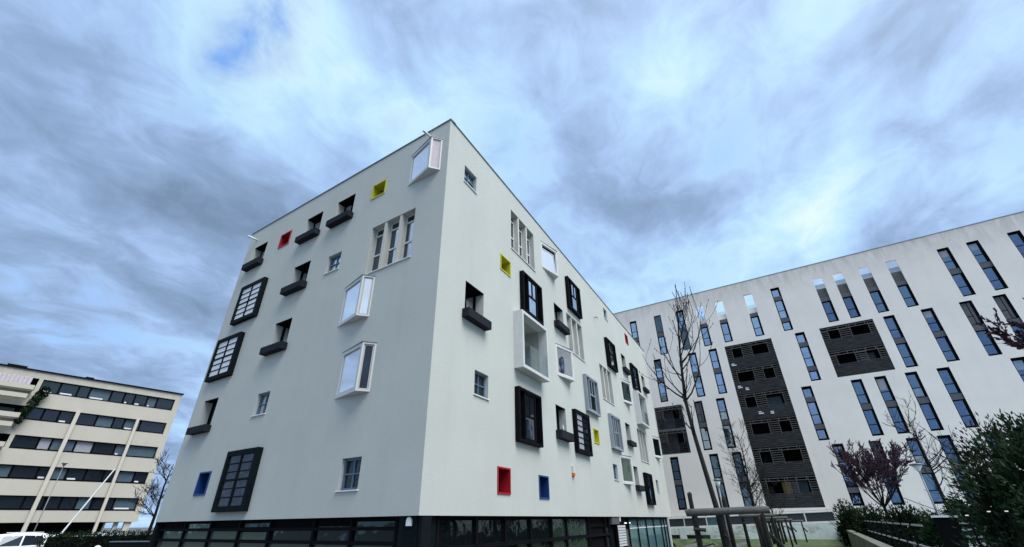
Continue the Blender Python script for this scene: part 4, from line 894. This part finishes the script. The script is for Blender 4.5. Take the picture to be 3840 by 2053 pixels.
wd = nt.nodes.new('ShaderNodeVectorMath'); wd.operation = 'ADD'; Lk.new(dirv, wd.inputs[0]); Lk.new(wv.outputs[0], wd.inputs[1])
wz = nt.nodes.new('ShaderNodeVectorMath'); wz.operation = 'NORMALIZE'; Lk.new(wd.outputs[0], wz.inputs[0])
densb = dens
def blob(v, s, amt, blue=False):
    global dens, densb
    vv = Vector(v).normalized(); d = nt.nodes.new('ShaderNodeVectorMath'); d.operation = 'DOT_PRODUCT'; Lk.new(wz.outputs[0], d.inputs[0]); d.inputs[1].default_value = vv
    e = math_(nt, 'MULTIPLY', math_(nt, 'SUBTRACT', d.outputs['Value'], 1.0), 1 / s)
    t_ = math_(nt, 'MULTIPLY', math_(nt, 'POWER', 2.718, e), amt)
    dens = math_(nt, 'ADD', dens, t_)
    if blue: densb = math_(nt, 'ADD', densb, t_)
# real places in this sky: thin gaps (negative) and heavy cloud (positive)
for v, s, a in (((-.487, .499, .717), .006, -.22), ((-.416, .466, .781), .010, -.20), ((-.583, .507, .634), .010, -.08), ((-.699, .422, .577), .010, .13), ((-.639, .484, .598), .008, .12), ((-.571, .558, .602), .006, .12), ((-.54, .623, .566), .006, .12),
                ((-.515, .687, .512), .008, .10), ((-.717, .639, .279), .03, .24), ((-.745, .579, .332), .02, .14), ((-.294, .659, .692), .0025, .12), ((-.734, .446, .511), .006, -.10), ((-.678, .555, .483), .004, -.06),
                ((.168, .661, .732), .016, .12), ((.12, .759, .64), .012, .06), ((.417, .59, .692), .014, .09), ((.388, .675, .628), .012, .10), ((.686, .536, .491), .008, .12), ((.713, .446, .541), .010, .08),
                ((.558, .683, .471), .007, -.30), ((.568, .619, .542), .004, -.16), ((.301, .571, .764), .006, -.10), ((.277, .622, .733), .005, -.12), ((-.301, .564, .769), .02, -.07), ((-.237, .653, .719), .015, -.06), ((.444, .473, .761), .008, -.05), ((.7, .551, .454), .003, -.10)):
    blob(v, s, a * (.70 if a < 0 else .56), a < -.18 and v[0] < 0)
G = 10 / EX
def g(*c): return tuple(x * G for x in c)
cloud = ramp(nt, dens, [(.18, (.78, .97, 1.0)), (.29, (.58, .85, 1.0)), (.38, (.48, .725, 1.0)), (.47, (.40, .585, .91)), (.57, (.305, .445, .69)), (.76, (.20, .295, .455))])
sky = nt.nodes.new('ShaderNodeTexSky'); sky.sky_type = 'NISHITA'; sky.sun_disc = False; sky.sun_elevation = rad(sun_el); sky.sun_rotation = rad(sun_az); sky.altitude = 200; sky.air_density = 1.2; sky.dust_density = .5; sky.ozone_density = 1.5
vs = nt.nodes.new('ShaderNodeVectorMath'); vs.operation = 'SCALE'; Lk.new(cloud, vs.inputs[0]); vs.inputs['Scale'].default_value = G
cover = ramp(nt, densb, [(.14, (0, 0, 0)), (.33, (1, 1, 1))])
deep = mixc(nt, .75, sky.outputs[0], g(.21, .44, .93))
colr = mixc(nt, cover, deep, vs.outputs[0])
# the cloud sheet is thinner and brighter towards the hidden sun, behind the viewer
dn = nt.nodes.new('ShaderNodeVectorMath'); dn.operation = 'DOT_PRODUCT'; Lk.new(dirv, dn.inputs[0]); dn.inputs[1].default_value = SD
bo_ = math_(nt, 'MULTIPLY_ADD', math_(nt, 'POWER', math_(nt, 'MAXIMUM', dn.outputs['Value'], 0.0), 3.0), .28, 0.0)
v2 = nt.nodes.new('ShaderNodeVectorMath'); v2.operation = 'ADD'; Lk.new(colr, v2.inputs[0])
hz = nt.nodes.new('ShaderNodeVectorMath'); hz.operation = 'SCALE'; hz.inputs[0].default_value = g(1.05, 1.0, .92); Lk.new(bo_, hz.inputs['Scale']); Lk.new(hz.outputs[0], v2.inputs[1])
bg = nt.nodes.new('ShaderNodeBackground'); bg.inputs['Strength'].default_value = .1; Lk.new(v2.outputs[0], bg.inputs['Color'])
wo_ = nt.nodes.new('ShaderNodeOutputWorld'); Lk.new(bg.outputs[0], wo_.inputs[0])
sl = bpy.data.lights.new('sun', 'SUN'); sl.energy = 1.5; sl.angle = rad(42); sl.color = (1, .985, .955)
so = link(bpy.data.objects.new('sun', sl)); so.rotation_euler = (-SD).to_track_quat('-Z', 'Y').to_euler()
scene.view_settings.view_transform = 'Standard'; scene.view_settings.look = 'None'; scene.view_settings.exposure = EXPO; scene.view_settings.gamma = 1
scene.cycles.max_bounces = 6
